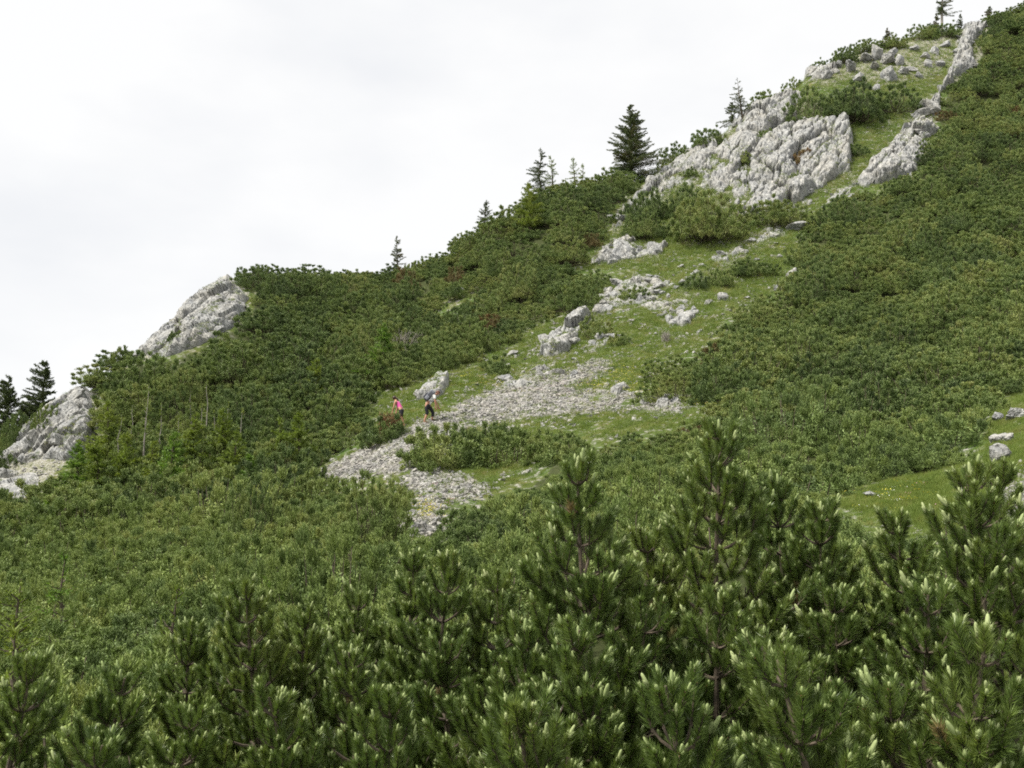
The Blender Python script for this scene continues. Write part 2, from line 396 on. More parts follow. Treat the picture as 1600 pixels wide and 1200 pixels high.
def rock_mat(name, tint=(1, 1, 1), scale=1.0, island=False):
    m, nt, b = nodemat(name)
    geo = nt.nodes.new('ShaderNodeNewGeometry')
    mp = nt.nodes.new('ShaderNodeMapping'); mp.inputs['Scale'].default_value = (scale, scale, scale * 0.55); mp.inputs['Rotation'].default_value = (0.2, 0.5, 0.3)
    nt.links.new(geo.outputs['Position'], mp.inputs['Vector'])
    big = N(nt, 'ShaderNodeTexNoise', Scale=0.55, Detail=4.0, Roughness=0.6); nt.links.new(mp.outputs[0], big.inputs['Vector'])
    mid = N(nt, 'ShaderNodeTexNoise', Scale=2.6, Detail=6.0, Roughness=0.68); nt.links.new(mp.outputs[0], mid.inputs['Vector'])
    c = ramp(nt, mid.outputs[0], [(0.26, (0.13, 0.135, 0.14)), (0.40, (0.235, 0.24, 0.24)), (0.55, (0.335, 0.335, 0.32)), (0.70, (0.45, 0.445, 0.42))])
    warm = ramp(nt, big.outputs[0], [(0.42, (1, 1, 1)), (0.68, (1.0, 0.965, 0.90))])
    c = mixc(nt, 1.0, c, warm, 'MULTIPLY')
    lich = N(nt, 'ShaderNodeTexNoise', Scale=5.5, Detail=5.0, Roughness=0.75); nt.links.new(geo.outputs['Position'], lich.inputs['Vector'])
    lm = ramp(nt, lich.outputs[0], [(0.57, (0, 0, 0)), (0.70, (1, 1, 1))])
    fac = N(nt, 'ShaderNodeMath', operation='MULTIPLY'); fac.inputs[1].default_value = 0.7
    sep = nt.nodes.new('ShaderNodeSeparateColor'); nt.links.new(lm, sep.inputs[0]); nt.links.new(sep.outputs[0], fac.inputs[0])
    c = mixc(nt, fac.outputs[0], c, (0.14, 0.14, 0.125))
    c = mixc(nt, 1.0, c, tint, 'MULTIPLY')
    if island:
        rr = N(nt, 'ShaderNodeMath', operation='MULTIPLY_ADD'); rr.inputs[1].default_value = 0.55; rr.inputs[2].default_value = 0.72
        oi = nt.nodes.new('ShaderNodeObjectInfo'); nt.links.new(oi.outputs['Random'], rr.inputs[0])
        c = mixc(nt, 1.0, c, rr.outputs[0], 'MULTIPLY')
    CRK = nt.nodes.new('ShaderNodeMix'); CRK.data_type = 'RGBA'; nt.links.new(c, CRK.inputs['B']); CRK.inputs['A'].default_value = (0.10, 0.098, 0.085, 1)
    nt.links.new(CRK.outputs['Result'], b.inputs['Base Color'])
    b.inputs['Roughness'].default_value = 0.92; b.inputs['Specular IOR Level'].default_value = 0.25
    vor = N(nt, 'ShaderNodeTexVoronoi', Scale=2.2); vor.feature = 'DISTANCE_TO_EDGE'
    wob = N(nt, 'ShaderNodeVectorMath', operation='MULTIPLY_ADD'); wob.inputs[1].default_value = (0.35, 0.35, 0.35)
    nt.links.new(mid.outputs['Color'], wob.inputs[0]); nt.links.new(mp.outputs[0], wob.inputs[2]); nt.links.new(wob.outputs[0], vor.inputs['Vector'])
    crk = ramp(nt, vor.outputs['Distance'], [(0.0, (0, 0, 0)), (0.06, (1, 1, 1))])
    dirt = ramp(nt, vor.outputs['Distance'], [(0.0, (0.35, 0.35, 0.35)), (0.035, (1, 1, 1))]); nt.links.new(dirt, CRK.inputs['Factor'])
    bp1 = nt.nodes.new('ShaderNodeBump'); bp1.inputs['Strength'].default_value = 0.55; bp1.inputs['Distance'].default_value = 0.10; nt.links.new(crk, bp1.inputs['Height'])
    fine = N(nt, 'ShaderNodeTexNoise', Scale=9.0, Detail=6.0, Roughness=0.7); nt.links.new(geo.outputs['Position'], fine.inputs['Vector'])
    bp2 = nt.nodes.new('ShaderNodeBump'); bp2.inputs['Strength'].default_value = 0.8; bp2.inputs['Distance'].default_value = 0.08
    nt.links.new(fine.outputs[0], bp2.inputs['Height']); nt.links.new(bp1.outputs[0], bp2.inputs['Normal']); nt.links.new(bp2.outputs[0], b.inputs['Normal'])
    return m
M['rock'] = rock_mat('grey_limestone')
M['stone'] = rock_mat('scree_stone', (1.02, 0.995, 0.96), 2.0, True)

def ground_mat():
    m, nt, b = nodemat('mountain_ground')
    at_ = nt.nodes.new('ShaderNodeAttribute'); at_.attribute_name = 'cover'
    sep = nt.nodes.new('ShaderNodeSeparateColor'); nt.links.new(at_.outputs['Color'], sep.inputs[0])
    geo = nt.nodes.new('ShaderNodeNewGeometry')
    n1 = N(nt, 'ShaderNodeTexNoise', Scale=1.3, Detail=6.0, Roughness=0.65); nt.links.new(geo.outputs['Position'], n1.inputs['Vector'])
    n2 = N(nt, 'ShaderNodeTexNoise', Scale=7.0, Detail=5.0, Roughness=0.7); nt.links.new(geo.outputs['Position'], n2.inputs['Vector'])
    n3 = N(nt, 'ShaderNodeTexNoise', Scale=0.35, Detail=4.0); nt.links.new(geo.outputs['Position'], n3.inputs['Vector'])
    litter = ramp(nt, n2.outputs[0], [(0.3, (0.030, 0.038, 0.014)), (0.6, (0.055, 0.065, 0.024)), (0.75, (0.075, 0.068, 0.035))])
    g1 = ramp(nt, n1.outputs[0], [(0.30, (0.045, 0.068, 0.017)), (0.46, (0.066, 0.094, 0.023)), (0.60, (0.092, 0.110, 0.034)), (0.70, (0.14, 0.125, 0.068))])
    g2 = ramp(nt, n3.outputs[0], [(0.4, (0.85, 1.0, 0.85)), (0.62, (1.1, 1.0, 0.95))])
    grass = mixc(nt, 1.0, g1, g2, 'MULTIPLY')
    grav = ramp(nt, n2.outputs[0], [(0.28, (0.17, 0.155, 0.135)), (0.5, (0.28, 0.265, 0.245)), (0.75, (0.37, 0.355, 0.335))])
    rub = ramp(nt, n2.outputs[0], [(0.38, (0.11, 0.13, 0.05)), (0.48, (0.20, 0.19, 0.13)), (0.6, (0.34, 0.335, 0.31))])
    def soft(ch, lo, hi):
        ad = N(nt, 'ShaderNodeMath', operation='MULTIPLY_ADD'); ad.inputs[1].default_value = 0.9; ad.inputs[2].default_value = -0.45
        nt.links.new(n1.outputs[0], ad.inputs[0])
        s = N(nt, 'ShaderNodeMath', operation='ADD'); nt.links.new(ad.outputs[0], s.inputs[0]); nt.links.new(ch, s.inputs[1])
        mr = nt.nodes.new('ShaderNodeMapRange'); mr.inputs['From Min'].default_value = lo; mr.inputs['From Max'].default_value = hi
        nt.links.new(s.outputs[0], mr.inputs['Value']); return mr.outputs[0]
    c = mixc(nt, soft(sep.outputs[0], 0.35, 0.65), litter, grass)
    c = mixc(nt, soft(sep.outputs[2], 0.40, 0.62), c, rub)
    n4 = N(nt, 'ShaderNodeTexNoise', Scale=2.4, Detail=6.0, Roughness=0.72); nt.links.new(geo.outputs['Position'], n4.inputs['Vector'])
    st = nt.nodes.new('ShaderNodeMapRange'); st.inputs['From Min'].default_value = 0.52; st.inputs['From Max'].default_value = 0.63; nt.links.new(n4.outputs[0], st.inputs['Value'])
    sg = N(nt, 'ShaderNodeMath', operation='MULTIPLY'); nt.links.new(st.outputs[0], sg.inputs[0]); nt.links.new(sep.outputs[0], sg.inputs[1])
    c = mixc(nt, sg.outputs[0], c, (0.30, 0.285, 0.255))
    c = mixc(nt, soft(sep.outputs[1], 0.38, 0.62), c, grav)
    nt.links.new(c, b.inputs['Base Color'])
    b.inputs['Roughness'].default_value = 0.95; b.inputs['Specular IOR Level'].default_value = 0.1
    bp = nt.nodes.new('ShaderNodeBump'); bp.inputs['Strength'].default_value = 0.8; bp.inputs['Distance'].default_value = 0.10
    nt.links.new(n2.outputs[0], bp.inputs['Height']); nt.links.new(bp.outputs[0], b.inputs['Normal'])
    return m
M['ground'] = ground_mat()

def plain(name, col, rough=0.8, noise=0.12, spec=0.3):
    m, nt, b = nodemat(name)
    tc = nt.nodes.new('ShaderNodeTexCoord')
    no = N(nt, 'ShaderNodeTexNoise', Scale=14.0, Detail=3.0); nt.links.new(tc.outputs['Object'], no.inputs['Vector'])
    lo = tuple(c * (1 - noise) for c in col); hi = tuple(min(1, c * (1 + noise)) for c in col)
    nt.links.new(ramp(nt, no.outputs[0], [(0.3, lo), (0.7, hi)]), b.inputs['Base Color'])
    b.inputs['Roughness'].default_value = rough; b.inputs['Specular IOR Level'].default_value = spec
    return m
M['skin'] = plain('skin', (0.40, 0.21, 0.135), 0.6)
M['hair_dark'] = plain('dark_hair', (0.045, 0.026, 0.02), 0.5)
M['hair_brown'] = plain('brown_hair', (0.12, 0.05, 0.03), 0.5)
M['white_cloth'] = plain('white_cotton', (0.70, 0.70, 0.67))
M['black_cloth'] = plain('black_cloth', (0.018, 0.018, 0.022))
M['pink_cloth'] = plain('pink_cloth', (0.66, 0.10, 0.33))
M['grey_nylon'] = plain('grey_nylon', (0.09, 0.095, 0.11), 0.6)
M['dark_nylon'] = plain('dark_nylon', (0.05, 0.052, 0.06), 0.6)
M['pale_nylon'] = plain('pale_grey_nylon', (0.24, 0.25, 0.28), 0.6)
M['boot'] = plain('boot_leather', (0.16, 0.10, 0.06), 0.7)

# ------------------------------------------------------------------ mesh helpers
def mesh_np(name, verts, faces, mats, mat_idx=None, smooth=False):
    """verts (n,3), faces (m,3 or 4) arrays"""
    me = bpy.data.meshes.new(name)
    verts = np.ascontiguousarray(verts, np.float32); faces = np.ascontiguousarray(faces, np.int32)
    k = faces.shape[1]
    me.vertices.add(len(verts)); me.vertices.foreach_set('co', verts.ravel())
    me.loops.add(faces.size); me.loops.foreach_set('vertex_index', faces.ravel())
    me.polygons.add(len(faces))
    me.polygons.foreach_set('loop_start', np.arange(0, faces.size, k, dtype=np.int32))
    me.polygons.foreach_set('loop_total', np.full(len(faces), k, np.int32))
    for m in mats: me.materials.append(m)
    if mat_idx is not None: me.polygons.foreach_set('material_index', np.ascontiguousarray(mat_idx, np.int32))
    me.polygons.foreach_set('use_smooth', np.full(len(faces), smooth, bool))
    me.update(calc_edges=True)
    return me
def link(name, data, parent=None, loc=None, rot=None, scale=None):
    o = bpy.data.objects.new(name, data); COL.objects.link(o)
    if parent is not None: o.parent = parent
    if loc is not None: o.location = loc
    if rot is not None:
        if len(rot) == 4: o.rotation_mode = 'QUATERNION'; o.rotation_quaternion = rot
        else: o.rotation_euler = rot
    if scale is not None: o.scale = (scale,) * 3 if isinstance(scale, (int, float)) else scale
    return o
def tag(o, label=None, cat=None, group=None, kind=None):
    if label: o['label'] = label
    if cat: o['category'] = cat
    if group: o['group'] = group
    if kind: o['kind'] = kind
    return o
def norm(v):
    return v / np.maximum(np.linalg.norm(v, axis=-1, keepdims=True), 1e-9)

class Tris:
    """collects triangles with material numbers"""
    def __init__(s): s.v = []; s.f = []; s.m = []; s.n = 0
    def add(s, v, f, mi):
        v = np.asarray(v, float).reshape(-1, 3); f = np.asarray(f, int).reshape(-1, 3)
        s.v.append(v); s.f.append(f + s.n); s.m.append(np.full(len(f), mi)); s.n += len(v)
    def blades(s, base, d, length, width, mi, rng, bend=0.0):
        n = len(base)
        if n == 0: return
        side = norm(np.cross(d, rng.normal(size=(n, 3))))
        L = np.broadcast_to(np.asarray(length, float), (n,))[:, None]; W = np.broadcast_to(np.asarray(width, float), (n,))[:, None]
        if bend == 0:
            v = np.stack([base - side * W / 2, base + side * W / 2, base + d * L], 1)
            s.add(v, np.arange(3 * n).reshape(n, 3), mi)
        else:
            mid = base + d * L * 0.5
            d2 = norm(d + np.array([0, 0, bend]))
            tip = mid + d2 * L * 0.5
            v = np.stack([base - side * W / 2, base + side * W / 2, mid + side * W * 0.42, mid - side * W * 0.42, tip], 1)
            k = np.arange(n)[:, None] * 5
            f = np.concatenate([k + [0, 1, 2], k + [0, 2, 3], k + [3, 2, 4]], 1)
            s.add(v, f, mi)
    def tube(s, pts, radii, mi, sides=5, cap=True):
        pts = np.asarray(pts, float); n = len(pts)
        tan = norm(np.gradient(pts, axis=0))
        ref = np.array([0.31, 0.95, 0.05]) if abs(tan[0][2]) > 0.8 else np.array([0, 0, 1.0])
        a = norm(np.cross(tan, ref)); b = np.cross(tan, a)
        th = np.arange(sides) * 2 * math.pi / sides
        ring = (a[:, None, :] * np.cos(th)[None, :, None] + b[:, None, :] * np.sin(th)[None, :, None]) * np.asarray(radii)[:, None, None] + pts[:, None, :]
        v = ring.reshape(-1, 3); f = []
        for i in range(n - 1):
            for j in range(sides):
                p, q = i * sides + j, i * sides + (j + 1) % sides
                f += [(p, q, q + sides), (p, q + sides, p + sides)]
        if cap:
            v = np.vstack([v, pts[-1:] + tan[-1:] * radii[-1] * 0.8]); t = len(v) - 1
            for j in range(sides): f.append(((n - 1) * sides + j, (n - 1) * sides + (j + 1) % sides, t))
        s.add(v, f, mi)
    def mesh(s, name, mats, smooth=False):
        return mesh_np(name, np.vstack(s.v), np.vstack(s.f), mats, np.concatenate(s.m), smooth)

# ------------------------------------------------------------------ mountainside sheet
def scree_noise(P):
    q = P @ np.array([[0.8, -0.25, 0], [0.6, 0.5, 0], [0, 0, 0.6]])
    return fbm(q * 0.55, 4, 91)
def build_terrain():
    na, ny = XX.shape
    verts = np.stack([XX, YY, Z_TAB], -1).reshape(-1, 3)
    i = np.arange(na - 1)[:, None] * ny + np.arange(ny - 1)[None, :]
    faces = np.stack([i, i + ny, i + ny + 1, i + 1], -1).reshape(-1, 4)
    u, v = project(verts)
    jn = np.stack([verts[:, 0], verts[:, 1], verts[:, 2]], 1)
    ju = fbm(jn * 0.9, 3, 31); jv = fbm(jn * 0.9, 3, 41)
    s = np.clip(500.0 / np.maximum(verts[:, 1], 5), 2, 18)
    cl, sc_, rk = cover_masks(u, v, (ju * s * 1.8, jv * s * 1.1))
    for q in CLEAR: cl |= polydist(u + ju * s * 1.2, v + jv * s * 0.8, q) < s * 1.8
    beyond = (YY > RIDGE_Y[:, None] * 1.02).reshape(-1)
    far = (YY < 6.0).reshape(-1)
    g = (cl | beyond | far).astype(float).reshape(na, ny); s_ = (sc_ & ~beyond).astype(float).reshape(na, ny); r = (rk & ~beyond).astype(float).reshape(na, ny)
    bare = scree_noise(verts).reshape(na, ny)
    s_ *= (bare > -0.27)
    for arr in (g, s_, r):
        for _ in range(2):
            arr[1:-1] = 0.25 * arr[:-2] + 0.5 * arr[1:-1] + 0.25 * arr[2:]
            arr[:, 1:-1] = 0.25 * arr[:, :-2] + 0.5 * arr[:, 1:-1] + 0.25 * arr[:, 2:]
    # trodden scree is rough underfoot
    verts[:, 2] += s_.reshape(-1) * 0.05 * fbm(verts * 3.1, 2, 51)
    me = mesh_np('mountainside', verts, faces, [M['ground']], smooth=True)
    ca = me.color_attributes.new('cover', 'FLOAT_COLOR', 'POINT')
    buf = np.stack([g.reshape(-1), s_.reshape(-1), r.reshape(-1), np.ones(na * ny)], 1).astype(np.float32)
    ca.data.foreach_set('color', buf.ravel())
    o = link('mountain_terrain', me)
    tag(o, 'grassy limestone mountainside rising to the upper right', kind='structure')
build_terrain()

# ------------------------------------------------------------------ many small instances as one object (stuff)
def scatter(name, protos, pts, rots, scales, picks, label, kind='stuff'):
    hidden = bpy.data.collections.new(name + '_kinds')
    for k, p in enumerate(protos):
        o = bpy.data.objects.new('%s_kind_%02d' % (name, k), p); hidden.objects.link(o)
    me = bpy.data.meshes.new(name); me.vertices.add(len(pts)); me.vertices.foreach_set('co', np.ascontiguousarray(pts, np.float32).ravel())
    a = me.attributes.new('rot', 'FLOAT_VECTOR', 'POINT'); a.data.foreach_set('vector', np.ascontiguousarray(rots, np.float32).ravel())
    scales = np.asarray(scales, np.float32)
    if scales.ndim == 1: scales = np.repeat(scales[:, None], 3, 1)
    a = me.attributes.new('scl', 'FLOAT_VECTOR', 'POINT'); a.data.foreach_set('vector', np.ascontiguousarray(scales).ravel())
    a = me.attributes.new('pick', 'INT', 'POINT'); a.data.foreach_set('value', np.ascontiguousarray(picks, np.int32))
    o = link(name, me)
    ng = bpy.data.node_groups.new(name + '_scatter', 'GeometryNodeTree')
    ng.interface.new_socket('Geometry', in_out='INPUT', socket_type='NodeSocketGeometry')
    ng.interface.new_socket('Geometry', in_out='OUTPUT', socket_type='NodeSocketGeometry')
    gi = ng.nodes.new('NodeGroupInput'); go = ng.nodes.new('NodeGroupOutput')
    ci = ng.nodes.new('GeometryNodeCollectionInfo'); ci.inputs['Collection'].default_value = hidden
    ci.inputs['Separate Children'].default_value = True; ci.inputs['Reset Children'].default_value = True
    ip = ng.nodes.new('GeometryNodeInstanceOnPoints'); ip.inputs['Pick Instance'].default_value = True
    def named(n, t):
        x = ng.nodes.new('GeometryNodeInputNamedAttribute'); x.data_type = t; x.inputs['Name'].default_value = n; return x.outputs['Attribute']
    ng.links.new(gi.outputs[0], ip.inputs['Points']); ng.links.new(ci.outputs[0], ip.inputs['Instance'])
    ng.links.new(named('pick', 'INT'), ip.inputs['Instance Index'])
    er = ng.nodes.new('FunctionNodeEulerToRotation'); ng.links.new(named('rot', 'FLOAT_VECTOR'), er.inputs[0]); ng.links.new(er.outputs[0], ip.inputs['Rotation'])
    ng.links.new(named('scl', 'FLOAT_VECTOR'), ip.inputs['Scale'])
    ng.links.new(ip.outputs[0], go.inputs[0])
    md = o.modifiers.new('scatter', 'NODES'); md.node_group = ng
    tag(o, label, kind=kind)
    return o

# ------------------------------------------------------------------ rock
def ico(sub):
    import bmesh
    bm = bmesh.new(); bmesh.ops.create_icosphere(bm, subdivisions=sub, radius=1.0)
    v = np.array([x.co[:] for x in bm.verts]); f = np.array([[a.index for a in x.verts] for x in bm.faces]); bm.free()
    return v, f
def rock_block(seed, sub=4, planes=13, elong=(1, 1, 1), rough=0.10):
    rng = np.random.default_rng(seed)
    d, f = ico(sub)
    r = np.full(len(d), 1.5)
    for _ in range(planes):
        n = norm(rng.normal(size=3)); h = rng.uniform(0.62, 1.0)
        c = d @ n
        r = np.where(c > 0.05, np.minimum(r, h / np.maximum(c, 0.05)), r)
    v = d * r[:, None]
    h1, j1 = facets(v * 1.7 + seed * 3.1, seed)
    h2, j2 = facets(v * 4.3 + seed * 1.7, seed + 9)
    disp = rough * (h1 + 0.45 * h2) - 0.07 * np.exp(-j1 * 14) - 0.03 * np.exp(-j2 * 14) + 0.05 * fbm(v * 7, 3, seed)
    v = v + d * disp[:, None]
    return v * np.array(elong), f
BLOCKS = []
for k in range(9):
    v, f = rock_block(100 + k, 4, 11 + k % 4, [(1, 0.8, 0.75), (0.75, 0.7, 1.25), (1.3, 0.8, 0.6)][k % 3])
    BLOCKS.append(mesh_np('rock_block_%d' % k, v, f, [M['rock']], smooth=False))
PEBBLES = []
for k in range(6):
    v, f = rock_block(200 + k, 1, 8, (1, 0.85, 0.6), 0.05)
    PEBBLES.append(mesh_np('pebble_%d' % k, v, f, [M['stone']], smooth=False))

UPSLOPE = norm(np.array([-0.12, -0.78, 0.62]))      # the way the rock faces look: out of the slope and up
RIB_F = norm(np.array([-0.42, -0.55, -0.75])); RIB_S = norm(np.cross(RIB_F, UPSLOPE)); RIB_N = np.cross(RIB_S, RIB_F)
CREVICE = []      # earth-filled joints of the crags, where grass grows
def rock_face(poly, seed, step, amp, out=UPSLOPE, lift=0.1, cell=1.0, parent=None, edge_px=9.0):
    us = [p[0] for p in poly]; vs = [p[1] for p in poly]
    U = np.arange(min(us) - 3, max(us) + 3, step); V = np.arange(min(vs) - 3, max(vs) + 3, step)
    uu, vv = np.meshgrid(U, V, indexing='ij')
    inside = inpoly(uu, vv, poly); dist = polydist(uu, vv, poly)
    sd = np.where(inside, dist, -dist)
    P, hit = cast(uu.ravel(), vv.ravel(), Z_BASE)
    sd = sd.ravel() + 7.0 * fbm(P * 0.7, 4, seed + 3)
    # broken relief; joints lean from upper right to lower left
    q = P.copy()
    rot = np.array([[0.82, 0.0, -0.57], [0.0, 1.0, 0.0], [0.57, 0.0, 0.82]])
    q = np.stack([P @ RIB_S * 1.15, P @ RIB_F * 0.40, P @ RIB_N * 0.55], 1)
    q = q + 0.35 * np.stack([fbm(P * 0.7, 2, seed + 5), fbm(P * 0.7, 2, seed + 6), fbm(P * 0.7, 2, seed + 7)], 1)
    h1, j1 = facets(q * 0.40 / cell, seed, 0.75); h2, j2 = facets(q * 1.05 / cell, seed + 20, 0.8); h3, j3 = facets(q * 2.7 / cell, seed + 40, 0.8)
    H = 0.80 * h1 + 0.27 * h2 + 0.10 * h3 - 0.50 * np.exp(-j1 * 13) - 0.20 * np.exp(-j2 * 13) - 0.07 * np.exp(-j3 * 11) + 0.09 * fbm(P * 3.1, 3, seed + 8) + 0.25 * fbm(P * 0.5, 2, seed + 9)
    rise = smoothstep(sd, -1.0, edge_px)
    D = (H * amp + lift + 0.35 * amp) * rise - 0.7 * (1 - smoothstep(sd, -4.0, 3.0))
    W = P + D[:, None] * out
    crev = (sd > 2) & (((j1 < 0.09) & (fbm(P * 0.6, 2, seed + 12) > -0.05)) | (fbm(P * 0.9, 3, seed + 11) > 0.30)) & (np.random.default_rng(seed).random(len(sd)) < 0.34)
    CREVICE.append(W[crev])
    nu, nv = uu.shape
    keep = (sd > -4).reshape(nu, nv)
    quad = keep[:-1, :-1] & keep[1:, :-1] & keep[1:, 1:] & keep[:-1, 1:]
    ii = np.arange(nu * nv).reshape(nu, nv)
    f = np.stack([ii[:-1, :-1], ii[:-1, 1:], ii[1:, 1:], ii[1:, :-1]], -1)[quad]
    used = np.unique(f); remap = np.full(nu * nv, -1); remap[used] = np.arange(len(used))
    if parent is not None: W = W - np.array(parent.location)
    me = mesh_np('rock_face', W[used], remap[f], [M['rock']], smooth=False)
    return link('rock_face', me, parent)

def outcrop(poly, seed, label, step=2.0, amp=0.8, nblocks=14, size=(0.4, 1.1), lift=0.1, cell=1.0, flat=1.0, cat='rock', group=None, face=True, edge_px=9.0):
    rng = np.random.default_rng(seed)
    us = np.array([p[0] for p in poly]); vs = np.array([p[1] for p in poly])
    base = at(us.mean(), vs.max())
    root = link('rock_outcrop', None, loc=tuple(base))
    tag(root, label, cat, group)
    if face: rock_face(poly, seed, step, amp, lift=lift, cell=cell, parent=root, edge_px=edge_px)
    n = 0; tries = 0
    while n < nblocks and tries < nblocks * 40:
        tries += 1
        u = rng.uniform(us.min(), us.max()); v = rng.uniform(vs.min(), vs.max())
        if not inpoly(np.array([u]), np.array([v]), poly)[0]: continue
        p = at(u, v)
        s = size[0] * (size[1] / size[0]) ** (rng.random() ** 1.6)
        q = Euler((rng.normal(0, 0.35) - 0.25, rng.normal(0, 0.3) + 0.45, rng.uniform(-0.6, 0.6))).to_quaternion()
        loc = p + UPSLOPE * (0.05 * s + 0.2 * amp * lift) - base
        link('block', BLOCKS[rng.integers(len(BLOCKS))], root, tuple(loc), tuple(q), (s * rng.uniform(0.8, 1.2), s * rng.uniform(0.8, 1.1), s * rng.uniform(0.8, 1.3) * flat))
        n += 1
    return root

outcrop([(-6, 735), (0, 716), (38, 688), (60, 668), (98, 622), (130, 606), (150, 616), (154, 686), (138, 704), (112, 716), (70, 722), (20, 748)], 301,
        'large pale crag at the lower end of the ridge below the dark spruce', 1.5, 1.0, 6, (0.4, 1.0), 0.5)
outcrop([(-6, 760), (30, 735), (64, 738), (60, 768), (20, 784), (-6, 800)], 302, 'low grey slabs under the crag at the very left edge', 2, 0.5, 10, (0.3, 0.8), 0.2)
outcrop([(217, 551), (231, 530), (259, 509), (297, 471), (315, 453), (346, 432), (364, 432), (388, 464), (378, 499), (325, 534), (280, 551), (210, 562)], 303,
        'bare grey crag on the skyline beside the first tall pine bushes', 1.5, 0.7, 22, (0.25, 0.8), 0.3, 0.7)
outcrop([(961, 357), (970, 322), (1022, 274), (1070, 235), (1132, 204), (1160, 180), (1170, 215), (1160, 260), (1130, 300), (1075, 290), (1020, 318), (985, 340)], 304,
        'long broken limestone rib running down from the big crag', 1.5, 0.75, 30, (0.25, 0.7), 0.2, 0.7)
outcrop([(1160, 178), (1180, 165), (1215, 160), (1232, 143), (1263, 147), (1240, 174), (1250, 192), (1290, 190), (1329, 191), (1333, 226), (1329, 268), (1272, 300), (1254, 314), (1202, 340), (1162, 344), (1145, 318), (1138, 280), (1150, 230)], 305,
        'biggest pale limestone crag with fluted buttresses high on the slope', 1.4, 1.15, 9, (0.4, 1.0), 0.7, 1.15)
outcrop([(1504, 46), (1545, 38), (1517, 73), (1525, 104), (1500, 114), (1473, 140), (1469, 168), (1440, 188), (1468, 209), (1442, 216), (1442, 257), (1425, 274), (1372, 287), (1324, 287), (1350, 270), (1390, 226), (1420, 196), (1451, 161), (1473, 130), (1486, 99)], 306,
        'narrow jagged rock rib dividing the upper meadow from the right-hand thicket', 1.3, 0.8, 64, (0.3, 1.0), 0.7, 0.7, edge_px=5)
outcrop([(835, 560), (850, 538), (880, 508), (905, 490), (925, 482), (915, 512), (903, 535), (885, 552)], 307, 'leaning pale crag beside the path in mid slope', 1.3, 0.7, 7, (0.3, 0.8), 0.5, 0.7, edge_px=6)
outcrop([(648, 622), (668, 601), (690, 584), (703, 583), (702, 600), (690, 616), (672, 622)], 308, 'smooth grey slab of rock behind the hikers', 1.2, 0.35, 3, (0.3, 0.6), 0.45, 0.7, edge_px=6)
outcrop([(917, 410), (940, 388), (975, 368), (1000, 380), (1044, 382), (1036, 398), (985, 404), (950, 412)], 309, 'pale slabs lying below the two dark bushes', 1.5, 0.5, 16, (0.25, 0.8), 0.25, 0.6, edge_px=6)
outcrop([(920, 488), (945, 452), (1000, 428), (1046, 440), (1030, 468), (975, 482)], 310, 'rubbly rock band in the middle of the meadow', 1.6, 0.35, 40, (0.2, 0.6), 0.05, 0.4)
outcrop([(1262, 128), (1276, 100), (1300, 92), (1312, 112), (1290, 126)], 311, 'pair of grey pinnacles on the skyline above the big crag', 1.3, 0.6, 7, (0.5, 1.2), 0.4, 0.7, edge_px=5)
outcrop([(1030, 492), (1060, 482), (1092, 488), (1080, 506), (1046, 508)], 312, 'flat grey rock patch in the meadow near the right-hand thicket', 1.5, 0.3, 10, (0.2, 0.5), 0.15, 0.5, edge_px=5)
for k, (poly, lab) in enumerate([
        ([(1040, 446), (1100, 408), (1142, 386), (1152, 396), (1112, 428), (1052, 462)], 'low stone ledges beside the meadow bushes'),
        ([(1000, 474), (1050, 464), (1110, 470), (1100, 484), (1020, 494)], 'thin line of ledges across the lower meadow'),
        ([(1142, 394), (1200, 358), (1242, 346), (1242, 360), (1190, 380), (1152, 408)], 'worn stone ledges along the upper path'),
        ([(770, 598), (850, 572), (885, 584), (800, 608)], 'low ledge above the upper edge of the scree'),
        ([(960, 600), (1000, 612), (1066, 628), (1060, 640), (990, 630), (950, 616)], 'low ledge at the right end of the scree'),
        ([(885, 560), (930, 530), (960, 520), (965, 530), (920, 552)], 'small ledge right of the leaning crag'),
        ([(1180, 330), (1236, 322), (1262, 306), (1270, 318), (1240, 342), (1190, 346)], 'rubble ledge at the foot of the biggest crag'),
        ([(1300, 300), (1330, 286), (1352, 292), (1320, 312), (1282, 326)], 'broken stones below the jagged rib')]):
    outcrop(poly, 330 + k, lab, 1.8, 0.28, 16, (0.12, 0.42), 0.0, 0.35, edge_px=5)
